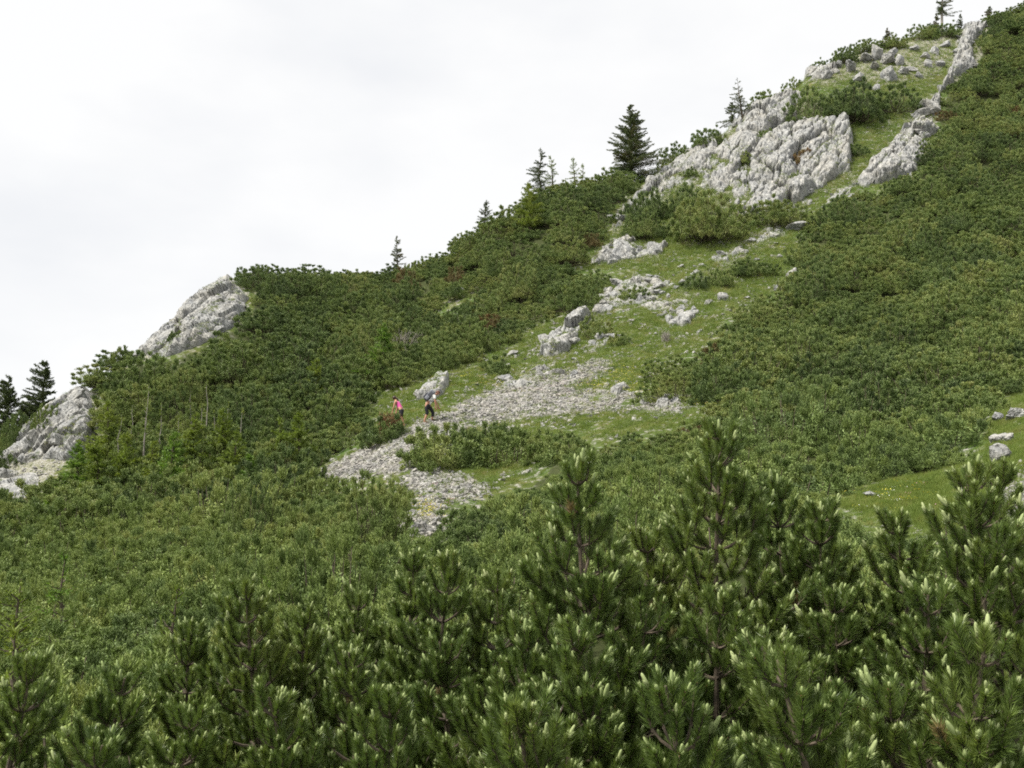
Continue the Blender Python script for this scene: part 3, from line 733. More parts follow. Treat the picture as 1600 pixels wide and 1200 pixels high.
# ---- single boulders and stones
def boulder(u, v, wpx, label, rng, group=None, flat=0.75, sink=0.25):
    p = at(u, v)
    s = wpx * p[1] / F / 2.0
    o = link('boulder', BLOCKS[rng.integers(len(BLOCKS))], None, (p[0], p[1], p[2] + s * flat * (1 - sink) * 0.6), (rng.normal(0, .25), rng.normal(0, .25), rng.uniform(0, 6.28)), (s, s * 0.9, s * flat))
    tag(o, label, 'boulder', group)
    return o
brng = np.random.default_rng(5)
for u, v, w, lab in [(1557, 692, 34, 'warm grey boulder at the grassy edge below the right-hand thicket'), (1576, 690, 26, 'small flat boulder touching the warm grey one at the right edge'),
                     (1568, 716, 44, 'lowest and largest of the boulders on the grass at the right edge'), (1586, 654, 36, 'pale boulder highest on the grass at the right edge'), (1562, 657, 20, 'small stone just under the right-hand thicket beside a pale boulder'),
                     (1362, 776, 18, 'lone stone in the flowery grass below the right-hand thicket'), (1481, 570, 22, 'pale stone showing inside the right-hand thicket'),
                     (683, 416, 18, 'pale stone poking out of the thicket near the skyline'), (1240, 434, 26, 'pale stone at the upper corner of the right-hand thicket'), (1216, 453, 16, 'small stone below the pale one at the thicket corner'),
                     (1128, 468, 22, 'flat stone in the grass between the meadow bushes and the thicket'), (640, 858, 13, 'small white stone at the foot of the gravel path'), (982, 378, 22, 'rounded grey stone beside the two dark bushes'),
                     (800, 555, 16, 'grey stone at the lower edge of the left thicket'), (762, 566, 10, 'small stone near the slab behind the hikers'), (1250, 360, 26, 'stone step where the path climbs past the big crag'),
                     (897, 586, 16, 'pointed stone standing in the grass under the leaning crag'), (720, 457, 18, 'pale stone in the gap of the left thicket')]:
    boulder(u, v, w, lab, brng)
for k, (u, v, w) in enumerate([(1330, 112, 22), (1352, 96, 20), (1372, 92, 24), (1394, 88, 16), (1388, 100, 22), (1412, 116, 20), (1424, 112, 14), (1390, 126, 28), (1342, 128, 18), (1365, 108, 14), (1430, 80, 16), (1446, 92, 16),
                               (1462, 84, 16), (1450, 104, 14), (1470, 104, 16), (1378, 76, 18), (1396, 70, 16), (1310, 106, 18), (1478, 74, 14), (1404, 100, 18), (1436, 122, 12), (1370, 142, 14)]):
    boulder(u, v, w * 1.15, 'grey rock standing out of the steep grass near the summit', brng, 'rocks in the upper meadow', 1.0, 0.1)
for k in range(46):
    while True:
        u, v = brng.uniform(700, 1240), brng.uniform(360, 660)
        if inpoly(np.array([u]), np.array([v]), CLEAR[0])[0] and not inpoly(np.array([u]), np.array([v]), SCREE[0])[0]: break
    boulder(u, v, brng.uniform(6, 13), 'small grey stone lying in the meadow beside the scree', brng, 'loose stones in the meadow', 0.6, 0.35)

# ------------------------------------------------------------------ scree, grass, flowers (uncountable)
def pixels_in(polys, n, rng, avoid=()):
    out = []
    areas = []
    for p in polys:
        x = np.array([q[0] for q in p]); y = np.array([q[1] for q in p]); areas.append(abs(np.dot(x, np.roll(y, 1)) - np.dot(y, np.roll(x, 1))) / 2)
    areas = np.array(areas)
    for p, a in zip(polys, areas):
        m = int(n * a / areas.sum()); got = 0
        x = [q[0] for q in p]; y = [q[1] for q in p]
        while got < m:
            u = rng.uniform(min(x), max(x), 4 * m + 50); v = rng.uniform(min(y), max(y), 4 * m + 50)
            k = inpoly(u, v, p)
            for q in avoid: k &= ~inpoly(u, v, q)
            sel = np.stack([u[k], v[k]], 1)[:m - got]
            if len(sel) == 0: break
            out.append(sel); got += len(sel)
    return np.vstack(out)
srng = np.random.default_rng(21)
def rnd_rot(n, rng, tilt): return np.stack([rng.normal(0, tilt, n), rng.normal(0, tilt, n), rng.uniform(0, 6.283, n)], 1)
uv = pixels_in(SCREE[:6], 60000, srng)
uv += srng.normal(0, 7, uv.shape) * (srng.random((len(uv), 1)) < 0.6)
P, _ = cast(uv[:, 0], uv[:, 1])
P = P[scree_noise(P) > -0.27 + srng.normal(0, 0.06, len(P))]
sz = 0.010 * (11.0 ** (srng.random(len(P)) ** 3.2)) * (0.55 + 0.45 * np.clip(P[:, 1] / 45, 0.4, 1.3)) * 1.25
scatter('scree_gravel', PEBBLES, P + np.array([0, 0, 0.01]), rnd_rot(len(P), srng, 0.5), sz, srng.integers(0, len(PEBBLES), len(P)), 'loose pale limestone gravel covering the path')
uv = np.vstack([pixels_in(ROCKY, 11000, srng), pixels_in([CLEAR[0]], 46000, srng)])
P, _ = cast(uv[:, 0], uv[:, 1])
k = np.arange(len(P)) < 11000
k |= fbm(P * np.array([0.5, 0.8, 0.8]), 4, 95) > 0.02 + srng.normal(0, 0.06, len(P))
P = P[k]
sz = 0.018 * (10.0 ** (srng.random(len(P)) ** 2.4))
scatter('rock_rubble', PEBBLES, P, rnd_rot(len(P), srng, 0.5), sz, srng.integers(0, len(PEBBLES), len(P)), 'loose rubble lying among the crags and in the meadow')

def tuft(seed, n=16, h=0.16, w=0.014, spread=0.07, mats=('grass',), head=None):
    rng = np.random.default_rng(seed); t = Tris()
    base = np.stack([rng.normal(0, spread, n), rng.normal(0, spread, n), np.full(n, -0.02)], 1)
    d = norm(np.stack([rng.normal(0, 0.35, n), rng.normal(0, 0.35, n), np.ones(n)], 1))
    t.blades(base, d, rng.uniform(0.6, 1.1, n) * h, w, 0, rng)
    if head:
        m = 6
        c = np.stack([rng.normal(0, spread, m), rng.normal(0, spread, m), rng.uniform(0.7, 1.1, m) * h], 1)
        for k in range(m):
            r = 0.015
            th = np.arange(5) * 1.2566 + rng.random()
            ring = np.stack([np.cos(th) * r, np.sin(th) * r, np.full(5, 0.004)], 1) @ np.array(Euler((rng.normal(0.5, .3), rng.normal(0, .3), 0)).to_matrix()).T + c[k]
            t.add(np.vstack([ring, c[k:k + 1]]), [(j, (j + 1) % 5, 5) for j in range(5)], 1)
    return t.mesh('grass_tuft', [M['grass']] + ([M[head]] if head else []))
TUFTS = [tuft(k, 16 + 3 * k, 0.13 + 0.03 * k, 0.013) for k in range(4)]
ALL_CLEAR = CLEAR[:1] + CLEAR[1:2]
uv = np.vstack([pixels_in(ALL_CLEAR[:1], 52000, srng, avoid=SCREE[:6]), pixels_in(ALL_CLEAR[1:], 16000, srng, avoid=SCREE[:6])])
uv += srng.normal(0, 16, uv.shape) * (srng.random((len(uv), 1)) < 0.5)
P, _ = cast(uv[:, 0], uv[:, 1])
keep = (fbm(P * 0.5, 3, 77) > -0.60)
P = P[keep]
sz = srng.uniform(0.5, 1.2, len(P)) * np.clip(P[:, 1] / 45, 0.75, 1.8)
scatter('meadow_grass', TUFTS, P, rnd_rot(len(P), srng, 0.15), sz, srng.integers(0, 4, len(P)), 'short yellow-green alpine grass of the meadow')
uv = pixels_in(SCREE[:6] + [CLEAR[2], CLEAR[3]], 2600, srng)
P, _ = cast(uv[:, 0], uv[:, 1]); k = fbm(P * 0.6, 2, 78) > 0.05; P = np.vstack([P[k]] + CREVICE)
scatter('path_grass', TUFTS, P, rnd_rot(len(P), srng, 0.15), srng.uniform(0.5, 1.1, len(P)), srng.integers(0, 4, len(P)), 'sparse grass tufts growing through gravel and crags')
FLW = [tuft(30 + k, 7, 0.14, 0.012, 0.09, head='yellow_petal') for k in range(2)]
uv = np.vstack([np.stack([srng.normal(c[0], c[2], c[4]), srng.normal(c[1], c[3], c[4])], 1) for c in
                [(985, 585, 30, 12, 150), (935, 604, 16, 5, 70), (1105, 629, 12, 4, 50), (1000, 612, 20, 4, 60), (760, 592, 34, 8, 70), (668, 800, 10, 8, 50), (1400, 775, 50, 18, 30), (740, 600, 30, 6, 50), (1190, 385, 30, 14, 60)]])
P, _ = cast(uv[:, 0], uv[:, 1])
scatter('yellow_flowers', FLW, P, rnd_rot(len(P), srng, 0.1), srng.uniform(0.7, 1.3, len(P)), srng.integers(0, 2, len(P)), 'small yellow flowers dotted over the meadow')
WF = [tuft(40 + k, 6, 0.14, 0.012, 0.10, head=h) for k, h in enumerate(('white_petal', 'pink_petal'))]
uv = np.vstack([np.stack([srng.normal(c[0], c[1 + 1], c[4]), srng.normal(c[1], c[3], c[4])], 1) for c in [(740, 585, 30, 12, 60), (690, 790, 20, 20, 40), (1420, 780, 40, 15, 16), (1060, 540, 60, 20, 60), (870, 605, 40, 12, 120)]])
P, _ = cast(uv[:, 0], uv[:, 1])
scatter('white_and_pink_flowers', WF, P, rnd_rot(len(P), srng, 0.1), srng.uniform(0.6, 1.1, len(P)), srng.integers(0, 2, len(P)), 'small white and pink flowers along the path')

# ------------------------------------------------------------------ dwarf pine bushes
def pine_bush(seed, r, h, cluster, n_shoots, shoot_len, blades_n, bl_len, bl_w, candle_p, mats=('needle', 'needle_pale', 'bark'), lobes=5):
    """uneven cushion of branch heads; every head is a round tuft of needled shoots"""
    rng = np.random.default_rng(seed); t = Tris()
    lob = [(0, 0, 1.0, 1.0)]
    for k in range(lobes):
        a = rng.uniform(0, 6.283); d = r * rng.uniform(0.4, 0.8); lob.append((d * math.cos(a), d * math.sin(a), rng.uniform(0.42, 0.70), rng.uniform(0.55, 1.08)))
    pos, out = [], []
    for cx, cy, fr, fh in lob:
        rr, hh = r * fr * 0.8, h * fh
        n = int(2 * math.pi * rr * (rr + hh) / 2 / (cluster * cluster) * 4.5)
        zt = rng.uniform(-0.12, 1.0, n); ph = rng.uniform(0, 6.283, n); d = np.stack([np.sqrt(1 - zt * zt) * np.cos(ph), np.sqrt(1 - zt * zt) * np.sin(ph), zt], 1)
        d = d / ((np.abs(d) ** 2.6).sum(1) ** (1 / 2.6))[:, None]
        lump = 1 + 0.2 * vnoise(d * 2.2 + seed * 7.7 + cx, seed)
        p = d * np.array([rr, rr, hh]) * (lump * rng.uniform(0.84, 1.08, n))[:, None] + np.array([cx, cy, 0.0])
        pos.append(p); out.append(d)
    pos = np.vstack(pos); out = np.vstack(out)
    ok = np.ones(len(pos), bool)
    for cx, cy, fr, fh in lob:
        q = (pos - np.array([cx, cy, 0])) / np.array([r * fr * 0.8, r * fr * 0.8, h * fh])
        ok &= (q * q).sum(1) > 0.52
    pos, out = pos[ok], out[ok]
    sel = []
    for i in range(len(pos)):
        if all(((pos[i] - pos[j]) ** 2).sum() > (cluster * 0.92) ** 2 for j in sel): sel.append(i)
    pos, out = pos[sel], out[sel]
    nc = len(pos)
    main = norm(0.55 * out + np.array([0, 0, 0.75]) + rng.normal(0, 0.12, (nc, 3)))
    reach = cluster * rng.uniform(0.74, 1.12, nc)
    anchor = pos - main * reach[:, None] * 0.75
    mi = np.repeat(np.arange(nc), n_shoots); n = len(mi)
    axis = norm(main[mi] + rng.normal(0, 0.21, (n, 3)) + np.array([0, 0, 0.08]))
    tip = anchor[mi] + axis * (reach[mi] * rng.uniform(0.72, 1.1, n))[:, None]
    L = shoot_len * rng.uniform(0.75, 1.2, n)
    up = norm(axis + np.array([0, 0, 0.25]))
    base = tip - up * L[:, None]
    B = blades_n
    tt = np.tile(np.linspace(0.0, 1.0, B), n) + rng.uniform(-0.04, 0.04, n * B)
    ax = np.repeat(up, B, 0); bs = np.repeat(base, B, 0) + ax * (tt * np.repeat(L, B))[:, None]
    rad = norm(np.cross(ax, rng.normal(size=(n * B, 3))))
    d = norm(ax * 0.75 + rad * (1.0 - 0.45 * tt)[:, None])
    t.blades(bs, d, bl_len * rng.uniform(0.8, 1.2, n * B), bl_w, 0, rng)
    c = rng.random(n) < candle_p * np.clip(2.0 * up[:, 2] - 0.7, 0, 1.2)  # new growth favours upward shoots; its pale colour also paints lit tops
    if c.any():
        cb = base[c] + up[c] * (L[c] * 0.9)[:, None]; m = len(cb)
        cl = 0.035 + 0.3 * shoot_len * rng.uniform(0.3, 0.7, m)
        s1 = norm(np.cross(up[c], rng.normal(size=(m, 3)))); s2 = np.cross(up[c], s1)
        w = 0.007 if bl_w < 0.02 else 0.016
        v = np.stack([cb + s1 * w, cb + s2 * w, cb - s1 * w, cb - s2 * w, cb + up[c] * cl[:, None]], 1)
        k = np.arange(m)[:, None] * 5
        t.add(v, np.concatenate([k + [0, 1, 4], k + [1, 2, 4], k + [2, 3, 4], k + [3, 0, 4]], 1), 1)
    # needle-coloured blades added inside to block light and darken the gaps
    m = int(900 * (r / 0.5) ** 2)
    zt = rng.uniform(0.0, 1.0, m); ph = rng.uniform(0, 6.283, m); ddv = np.stack([np.sqrt(1 - zt * zt) * np.cos(ph), np.sqrt(1 - zt * zt) * np.sin(ph), zt], 1)
    lb = np.array(lob)[rng.integers(0, len(lob), m)]
    ib = ddv * np.stack([r * lb[:, 2] * 0.8, r * lb[:, 2] * 0.8, h * lb[:, 3]], 1) * rng.uniform(0.40, 0.80, m)[:, None] + np.stack([lb[:, 0], lb[:, 1], 0 * lb[:, 0]], 1)
    t.blades(ib, norm(rng.normal(size=(m, 3)) + np.array([0, 0, 0.3])), 0.10, 0.032, 0, rng)
    for k in range(nc):
        p0 = np.array([rng.normal(0, .12) * r, rng.normal(0, .12) * r, -0.25]); q = anchor[k]; mid = p0 * 0.5 + q * 0.5 + np.array([q[0] * .25, q[1] * .25, -0.1 * h])
        t.tube([p0, mid, q, q * 0.5 + pos[k] * 0.5], np.array([0.032, 0.022, 0.010, 0.003]) * (1.0 if bl_w > 0.015 else 0.55), 2, 3)
    return t.mesh('dwarf_pine', [M[m] for m in mats])
# far bushes (36 m and more), middle bushes nearer than that
FAR = [pine_bush(500 + k, 1.25, [1.1, 1.35, 0.95, 1.2][k % 4], 0.46, 26, 0.16, 16, 0.070, 0.030, 0.45) for k in range(6)]
FAR_BIG = [pine_bush(510 + k, 2.1, [1.8, 2.1, 1.6][k % 3], 0.50, 28, 0.17, 16, 0.075, 0.032, 0.45, lobes=7) for k in range(4)]
FAR_BROWN = [pine_bush(520 + k, 1.25, 1.1, 0.46, 26, 0.16, 16, 0.070, 0.030, 0.4, ('needle_brown', 'needle', 'bark')) for k in range(2)]
FAR_SMALL = [pine_bush(540 + k, 0.65, 0.65, 0.32, 20, 0.13, 15, 0.065, 0.026, 0.45, lobes=4) for k in range(3)]
MID = [pine_bush(560 + k, 1.1, [0.95, 1.15, 0.85][k % 3], 0.46, 30, 0.14, 27, 0.052, 0.0165, 0.55, ('needle_mid', 'candle' if k % 3 == 0 else 'needle_pale', 'bark')) for k in range(6)]

MID_BIG = [pine_bush(580 + k, 1.7, [1.35, 1.6, 1.2][k % 3], 0.50, 32, 0.14, 27, 0.054, 0.0170, 0.55, ('needle_mid', 'candle' if k == 0 else 'needle_pale', 'bark'), lobes=7) for k in range(3)]
FG_LINE = [(-50, 1040), (0, 1035), (150, 1040), (300, 985), (385, 935), (480, 955), (560, 940), (640, 880), (700, 880), (760, 900), (810, 860), (850, 820), (903, 770), (960, 810), (1010, 840),
           (1060, 780), (1125, 720), (1160, 780), (1220, 790), (1290, 810), (1330, 840), (1440, 850), (1460, 790), (1510, 770), (1580, 780), (1650, 800)]
fgx = [p[0] for p in FG_LINE]; fgy = [p[1] for p in FG_LINE]

bushes = []     # (x, y, z, scale xyz, rotation, proto list name, index, projected size, zone)
def zone_of(u, v, y):
    if y < 31 and u < 660: return 'lower'
    if u < 960 and v < 770: return 'left'
    if u > 1000 and v < 690 and y > 33: return 'right'
    return 'middle'
def add_bush(x, y, r, hs, kind, zone, rng, label=None):
    z = float(ground_z(x, y))
    bushes.append(dict(x=x, y=y, z=z, r=r, h=hs, kind=kind, zone=zone, rot=rng.uniform(0, 6.283), k=int(rng.integers(0, 100)), label=label))
def clear_hit(P, polys):
    u, v = project(P); m = np.zeros(u.shape, bool)
    for q in polys: m |= inpoly(u, v, q)
    return m
prng = np.random.default_rng(9)
def fill_thicket():
    # dart throwing on the ground, denser and smaller near the eye
    placed = {}
    cell = 1.0
    n_try = 0
    cand = []
    for (y0, y1, n) in ((7.0, 16, 5000), (16, 34, 9000), (34, 60, 14000), (60, 134, 26000)):
        y = np.sqrt(prng.uniform(y0 * y0, y1 * y1, n)); a = prng.uniform(-0.60, 0.60, n)
        cand.append(np.stack([a * y, y], 1))
    cand = np.vstack(cand)
    x, y = cand[:, 0], cand[:, 1]
    z = ground_z(x, y)
    yr = np.interp(x / y, A_GRID, RIDGE_Y)
    base = np.stack([x, y, z], 1)
    big = np.clip(0.5 + 1.1 * fbm(base * 0.16, 3, 5), 0, 1)
    rr_ = prng.random(len(x))
    size = np.where(y < 16, 0.55 + 0.6 * rr_, np.where(y < 34, 0.5 + 0.45 * rr_ + 1.0 * big * rr_ ** 1.3, 0.6 + 0.6 * rr_ + 1.5 * big * rr_ ** 1.3))
    hgt = size * np.where(prng.random(len(x)) < 0.18, prng.uniform(1.1, 1.3, len(x)), prng.uniform(0.65, 1.05, len(x)))
    hgt = np.minimum(hgt, 2.1)
    hgt = np.where((y > yr * 0.97), np.minimum(hgt, 1.5) * 0.85, hgt)
    ok = (y < yr * 1.015)
    R = size
    for du, dz in ((0, 0.0), (0, 0.55), (0, 1.0), (-0.6, 0.5), (0.6, 0.5), (-0.6, 0.0), (0.6, 0)):
        ok &= ~clear_hit(base + np.stack([du * R, 0 * R, dz * hgt * 0.95], 1), CLEAR if du == 0 else CLEAR[:2])
    for du in (-1.05, 1.05): ok &= (y > 38) | ~clear_hit(base + np.stack([du * R, 0 * R, 0.6 * hgt], 1), CLEAR[:2])
    ok &= (y > 38) | ~clear_hit(base + np.stack([0 * R, 0 * R, 1.25 * hgt], 1), CLEAR[:2])
    ok &= ~clear_hit(base + np.stack([0 * R, 0 * R, 1.3 * hgt], 1), CLEAR[2:])
    for du in (-0.7, -0.35, 0.35, 0.7): ok &= ~clear_hit(base + np.stack([du * R, 0 * R, 0.5 * hgt], 1), CLEAR[2:])
    u, v = project(base + np.stack([0 * R, 0 * R, hgt], 1))
    ok &= (u > -70) & (u < 1670) & (v < np.interp(u, fgx, fgy) + 40)
    ok &= ~((y < 12) & (v < np.interp(u, fgx, fgy) - 25))
    idx = np.where(ok)[0]
    idx = idx[np.argsort(-size[idx] + 0.25 * prng.random(len(idx)))]
    grid = {}
    for i in idx:
        gap = 0.78 * R[i]
        gx, gy = int(x[i] // cell), int(y[i] // cell)
        bad = False
        for ax in (-2, -1, 0, 1, 2):
            for ay in (-2, -1, 0, 1, 2):
                for j in grid.get((gx + ax, gy + ay), ()):
                    if (x[i] - x[j]) ** 2 + (y[i] - y[j]) ** 2 < (0.62 * (R[i] + R[j])) ** 2: bad = True; break
                if bad: break
            if bad: break
        if bad: continue
        grid.setdefault((gx, gy), []).append(i)
        kind = ('mid_big' if R[i] > 1.3 else 'mid') if y[i] < 36 else ('big' if R[i] > 1.45 else 'far')
        if kind == 'far' and prng.random() < (0.035 if u[i] > 1000 else 0.012): kind = 'brown'
        add_bush(float(x[i]), float(y[i]), float(R[i]), float(hgt[i]), kind, zone_of(u[i], v[i], y[i]), prng)
fill_thicket()
# bushes that stand by themselves: pixel box -> base on the ground
def box_bush(u0, v0, u1, v1, label, kind=None):
    p = at((u0 + u1) / 2, v1 - 2)
    Y = p[1]
    w = (u1 - u0) * Y / F; hh = (v1 - v0) * Y / F
    n = max(1, int(round(w / (1.7 if Y < 36 else max(2.0, 1.5 * hh)))))
    for k in range(n):
        uc = u0 + (u1 - u0) * (k + 0.5) / n
        q = at(uc, v1 - 2 - 4 * (k % 2))
        lift_y = -0.7 if ('tuft' in label or 'biggest crag' in label and 'face' in label) else 0.35 * w / n
        add_bush(float(q[0]), float(q[1] + lift_y), w / n / 2 * (1.3 if n > 1 else 1.08), hh * 0.95, kind or ('mid' if Y < 36 else ('small' if w / n < 1.5 else ('big' if hh > 1.5 else 'far'))), 'single', prng, label if n == 1 else ['first', 'second', 'third', 'fourth', 'fifth', 'sixth', 'seventh', 'eighth', 'ninth'][k] + ' from the left among the ' + label)
for b in [(987, 298, 1110, 350, 'dark domed bushes against the long broken rib'), (983, 342, 1048, 380, 'low brown-green pine bush at the foot of the broken rib'), (1044, 328, 1162, 392, 'broad bushes just below the big crag'),
          (1167, 318, 1258, 362, 'bushes hugging the foot of the biggest crag'), (1236, 148, 1380, 204, 'pine bushes on the ledge above the biggest crag'), (1362, 146, 1455, 188, 'darker bushes between the ledge and the jagged rib'),
          (1176, 196, 1206, 214, 'tuft of dwarf pine in the upper left cracks of the biggest crag'), (1290, 196, 1326, 214, 'dwarf pine tuft over the right shoulder of the biggest crag'), (1150, 236, 1176, 252, 'dwarf pine tuft where the broken rib joins the biggest crag'),
          (1060, 258, 1090, 274, 'dwarf pine tuft halfway up the long broken rib'), (1400, 214, 1424, 230, 'dwarf pine tuft on the lower jagged rib'), (268, 508, 292, 524, 'dwarf pine tuft low on the skyline crag'), (318, 478, 340, 492, 'dwarf pine tuft high on the skyline crag'), (96, 676, 116, 690, 'dwarf pine tuft in the cleft of the large pale crag'),
          (1324, 228, 1366, 250, 'small pine bush in the gully right of the biggest crag'), (1222, 262, 1256, 288, 'small pine bush growing on the face of the biggest crag'), (1242, 238, 1280, 266, 'brownish twig bush in a crack of the biggest crag', 'brown'),
          (1070, 424, 1146, 456, 'low bushes in the middle of the upper meadow'), (1142, 405, 1216, 438, 'dark bushes beside the path in the upper meadow'), (972, 452, 1020, 474, 'small round bush on the rubbly rock band'),
          (905, 500, 962, 534, 'grey-green low bush right of the leaning crag'), (950, 522, 984, 544, 'little dark bush in the grass right of the leaning crag'), (643, 676, 846, 734, 'low bushes on the near side of the scree'), (690, 668, 880, 716, 'bushes just below the scree, rear row'),
          (350, 778, 500, 872, 'large dark domes left of the path foot', 'big'), (500, 768, 632, 866, 'dark domes beside the path foot', 'big'), (676, 792, 812, 862, 'dark domes right of the path foot', 'big'),
          (600, 758, 646, 804, 'dark pine bush at the bend of the gravel path'), (556, 652, 630, 700, 'bushes hiding the hiker in pink'), (745, 556, 800, 590, 'ragged low bush in the grass above the scree'),
          (1268, 80, 1340, 106, 'skyline bushes over the pinnacles'), (1340, 62, 1420, 84, 'skyline bushes left of the summit tree'), (1420, 42, 1500, 66, 'skyline bushes below the summit tree'),
          (1170, 140, 1232, 168, 'skyline bushes left of the ledge'), (1226, 104, 1268, 132, 'pine bush on the skyline beside the pinnacles'), (1040, 205, 1132, 236, 'skyline bushes above the long broken rib'),
          (168, 544, 216, 578, 'pine bush on the skyline beyond the lower crags'), (-10, 650, 40, 712, 'bushes behind the crag at the left edge'), (40, 645, 85, 690, 'bushes at the foot of the dark spruce'),
          (1060, 100 + 240, 1060 + 46, 356, 'small bush between the broken rib and the biggest crag')]:
    box_bush(*b)
# ------------------------------------------------------------------ place the bushes: the 300 that show largest as things, the rest as one mass
KINDS = {'mid_big': (MID_BIG, 1.7, 1.45), 'big': (FAR_BIG, 2.1, 1.9), 'far': (FAR, 1.25, 1.2), 'mid': (MID, 1.05, 1.0), 'brown': (FAR_BROWN, 1.25, 1.1), 'small': (FAR_SMALL, 0.65, 0.7)}
ZONE_LABEL = {'lower': ('pine bush with pale shoot tips in the near thicket left of the gravel path', 'pine bushes of the near thicket'),
              'left': ('dark green dwarf pine in the thicket between the scree and the skyline', 'pine bushes of the left slope'),
              'right': ('dwarf pine in the thicket right of the meadow and the jagged rib', 'pine bushes of the right slope'),
              'middle': ('grey-green dwarf pine in the thicket below the scree, behind the nearest pines', 'pine bushes below the scree')}
for b in bushes: b['size'] = (b['r'] / b['y']) * (3.0 if b['label'] else 1.0)
bushes.sort(key=lambda b: -b['size'])
rest = []
for i, b in enumerate(bushes):
    protos, r0, h0 = KINDS[b['kind']]
    me = protos[b['k'] % len(protos)]
    sc3 = (b['r'] / r0, b['r'] / r0, b['h'] / h0)
    if i < 300:
        o = link('dwarf_pine', me, None, (b['x'], b['y'], b['z'] - 0.04 - 0.12 * b['r']), (0, 0, b['rot']), sc3)
        if b['label']: tag(o, b['label'], 'pine bush', 'single pine bushes')
        else: tag(o, ZONE_LABEL[b['zone']][0], 'pine bush', ZONE_LABEL[b['zone']][1])
    else: rest.append((b, sc3))
allp = FAR + MID + FAR_BROWN + FAR_SMALL + FAR_BIG + MID_BIG
off = {'far': 0, 'mid': len(FAR), 'brown': len(FAR) + len(MID), 'small': len(FAR) + len(MID) + len(FAR_BROWN), 'big': len(FAR) + len(MID) + len(FAR_BROWN) + len(FAR_SMALL), 'mid_big': len(FAR) + len(MID) + len(FAR_BROWN) + len(FAR_SMALL) + len(FAR_BIG)}
scatter('dwarf_pine_thicket', allp, np.array([(b['x'], b['y'], b['z'] - 0.04 - 0.12 * b['r']) for b, s in rest]), np.array([(0, 0, b['rot']) for b, s in rest]), np.array([s for b, s in rest]),
        np.array([off[b['kind']] + b['k'] % len(KINDS[b['kind']][0]) for b, s in rest]), 'unbroken thicket of dwarf pine on the far slopes')
print('bushes', len(bushes))

# ------------------------------------------------------------------ spruces, larches, dead stems
def conifer(u, v_top, v_base, name, label, mat, seed, group, width=0.32, density=1.0, droop=0.15, sparse=0.0, y=None, bark='bark', lean=0.0, start=0.08, cat='tree', blw=0.05, bll=0.14):
    rng = np.random.default_rng(seed)
    if y is None: p = at(u, v_base)
    else:
        a, e = px_ae(u, v_base); p = np.array([float(a) * y, y, 0]); p[2] = float(ground_z(p[0], p[1]))
    Y = p[1]
    _, et = px_ae(u, v_top)
    H = float(et) * Y - p[2]
    root = link(name, None, loc=tuple(p))
    tag(root, label, cat, group)
    t = Tris()
    sway = np.cumsum(rng.normal(0, 0.015 * H, 7)); sway -= sway[0]
    zz = np.linspace(-0.15, H, 7)
    pts = np.stack([sway + lean * zz, sway[::-1] * 0.3 - sway[-1] * .3, zz], 1)
    t.tube(pts, np.linspace((0.022 if name != 'dead_tree' else 0.010) * H + 0.015, 0.006, 7), 0, 6)
    c = Tris()
    nb = int(H * 11 * density)
    fr = np.sort(rng.uniform(start, 0.985, nb))
    for k in range(nb):
        f = fr[k]
        if rng.random() < sparse: continue
        zc = f * H; cpt = np.array([np.interp(zc, zz, pts[:, 0]), np.interp(zc, zz, pts[:, 1]), zc])
        L = width * H * ((1 - f) ** 0.85 + 0.05) * rng.uniform(0.65, 1.15)
        az = rng.uniform(0, 6.283); L *= 1.0 + 0.3 * math.cos(az - seed) + 0.25 * math.sin(7.0 * f + seed + az); el = rng.uniform(-0.12, 0.42) + 0.5 * f ** 2 - droop * (1 - f)
        d = np.array([math.cos(az) * math.cos(el), math.sin(az) * math.cos(el), math.sin(el)])
        bp = np.array([cpt, cpt + d * L * 0.55 + [0, 0, -0.03 * L], cpt + d * L + [0, 0, 0.05 * L]])
        t.tube(bp, [0.012 + 0.004 * H * (1 - f), 0.008, 0.003], 0, 3)
        m = int(max(9, L / 0.045 * 5.0 * (1.0 if sparse == 0 else 0.8)))
        s = rng.uniform(0.12, 1.0, m)
        bp0 = cpt + d * (L * s)[:, None] + np.stack([rng.normal(0, 0.03 + .10 * L, m) * (1.15 - s), rng.normal(0, 0.03 + .10 * L, m) * (1.15 - s), -0.02 * np.abs(rng.normal(size=m)) + rng.normal(0, .02, m)], 1)
        dd = norm(d * 0.8 + rng.normal(0, 0.55, (m, 3)) + np.array([0, 0, 0.12]))
        c.blades(bp0, dd, bll * rng.uniform(0.6, 1.3, m), blw, 0, rng)
    m = 30
    c.blades(np.array([pts[-1]]) + np.stack([np.zeros(m), np.zeros(m), -rng.uniform(0, 0.35, m)], 1), norm(rng.normal(0, 0.5, (m, 3)) + [0, 0, 0.8]), bll * 0.8, blw * 0.7, 0, rng)
    link('trunk', t.mesh('trunk', [M[bark]]), root)
    if mat: link('crown', c.mesh('crown', [M[mat]]), root)
    return root
G = 'conifers on the skyline'
conifer(985, 164, 278, 'spruce_tree', 'tallest dark spruce standing on the skyline left of the broken rib', 'spruce', 1, G, 0.40, 2.6, 0.02, blw=0.06)
conifer(846, 231, 312, 'spruce_tree', 'slim ragged spruce leading the row of young trees on the skyline', 'spruce', 2, G, 0.30, 1.5, 0.05, sparse=0.18)
conifer(866, 243, 306, 'larch_tree', 'thin pale young larch next to the ragged spruce', 'larch', 3, G, 0.32, 1.3, 0, sparse=0.22, blw=0.035, bll=.12)
conifer(896, 246, 300, 'larch_tree', 'second pale young larch in the row on the skyline', 'larch', 4, G, 0.32, 1.3, 0, sparse=0.22, blw=0.035, bll=.12)
conifer(911, 256, 298, 'larch_tree', 'smallest pale larch closing the row on the skyline', 'larch', 5, G, 0.32, 1.3, 0, sparse=0.22, blw=0.035, bll=.12)
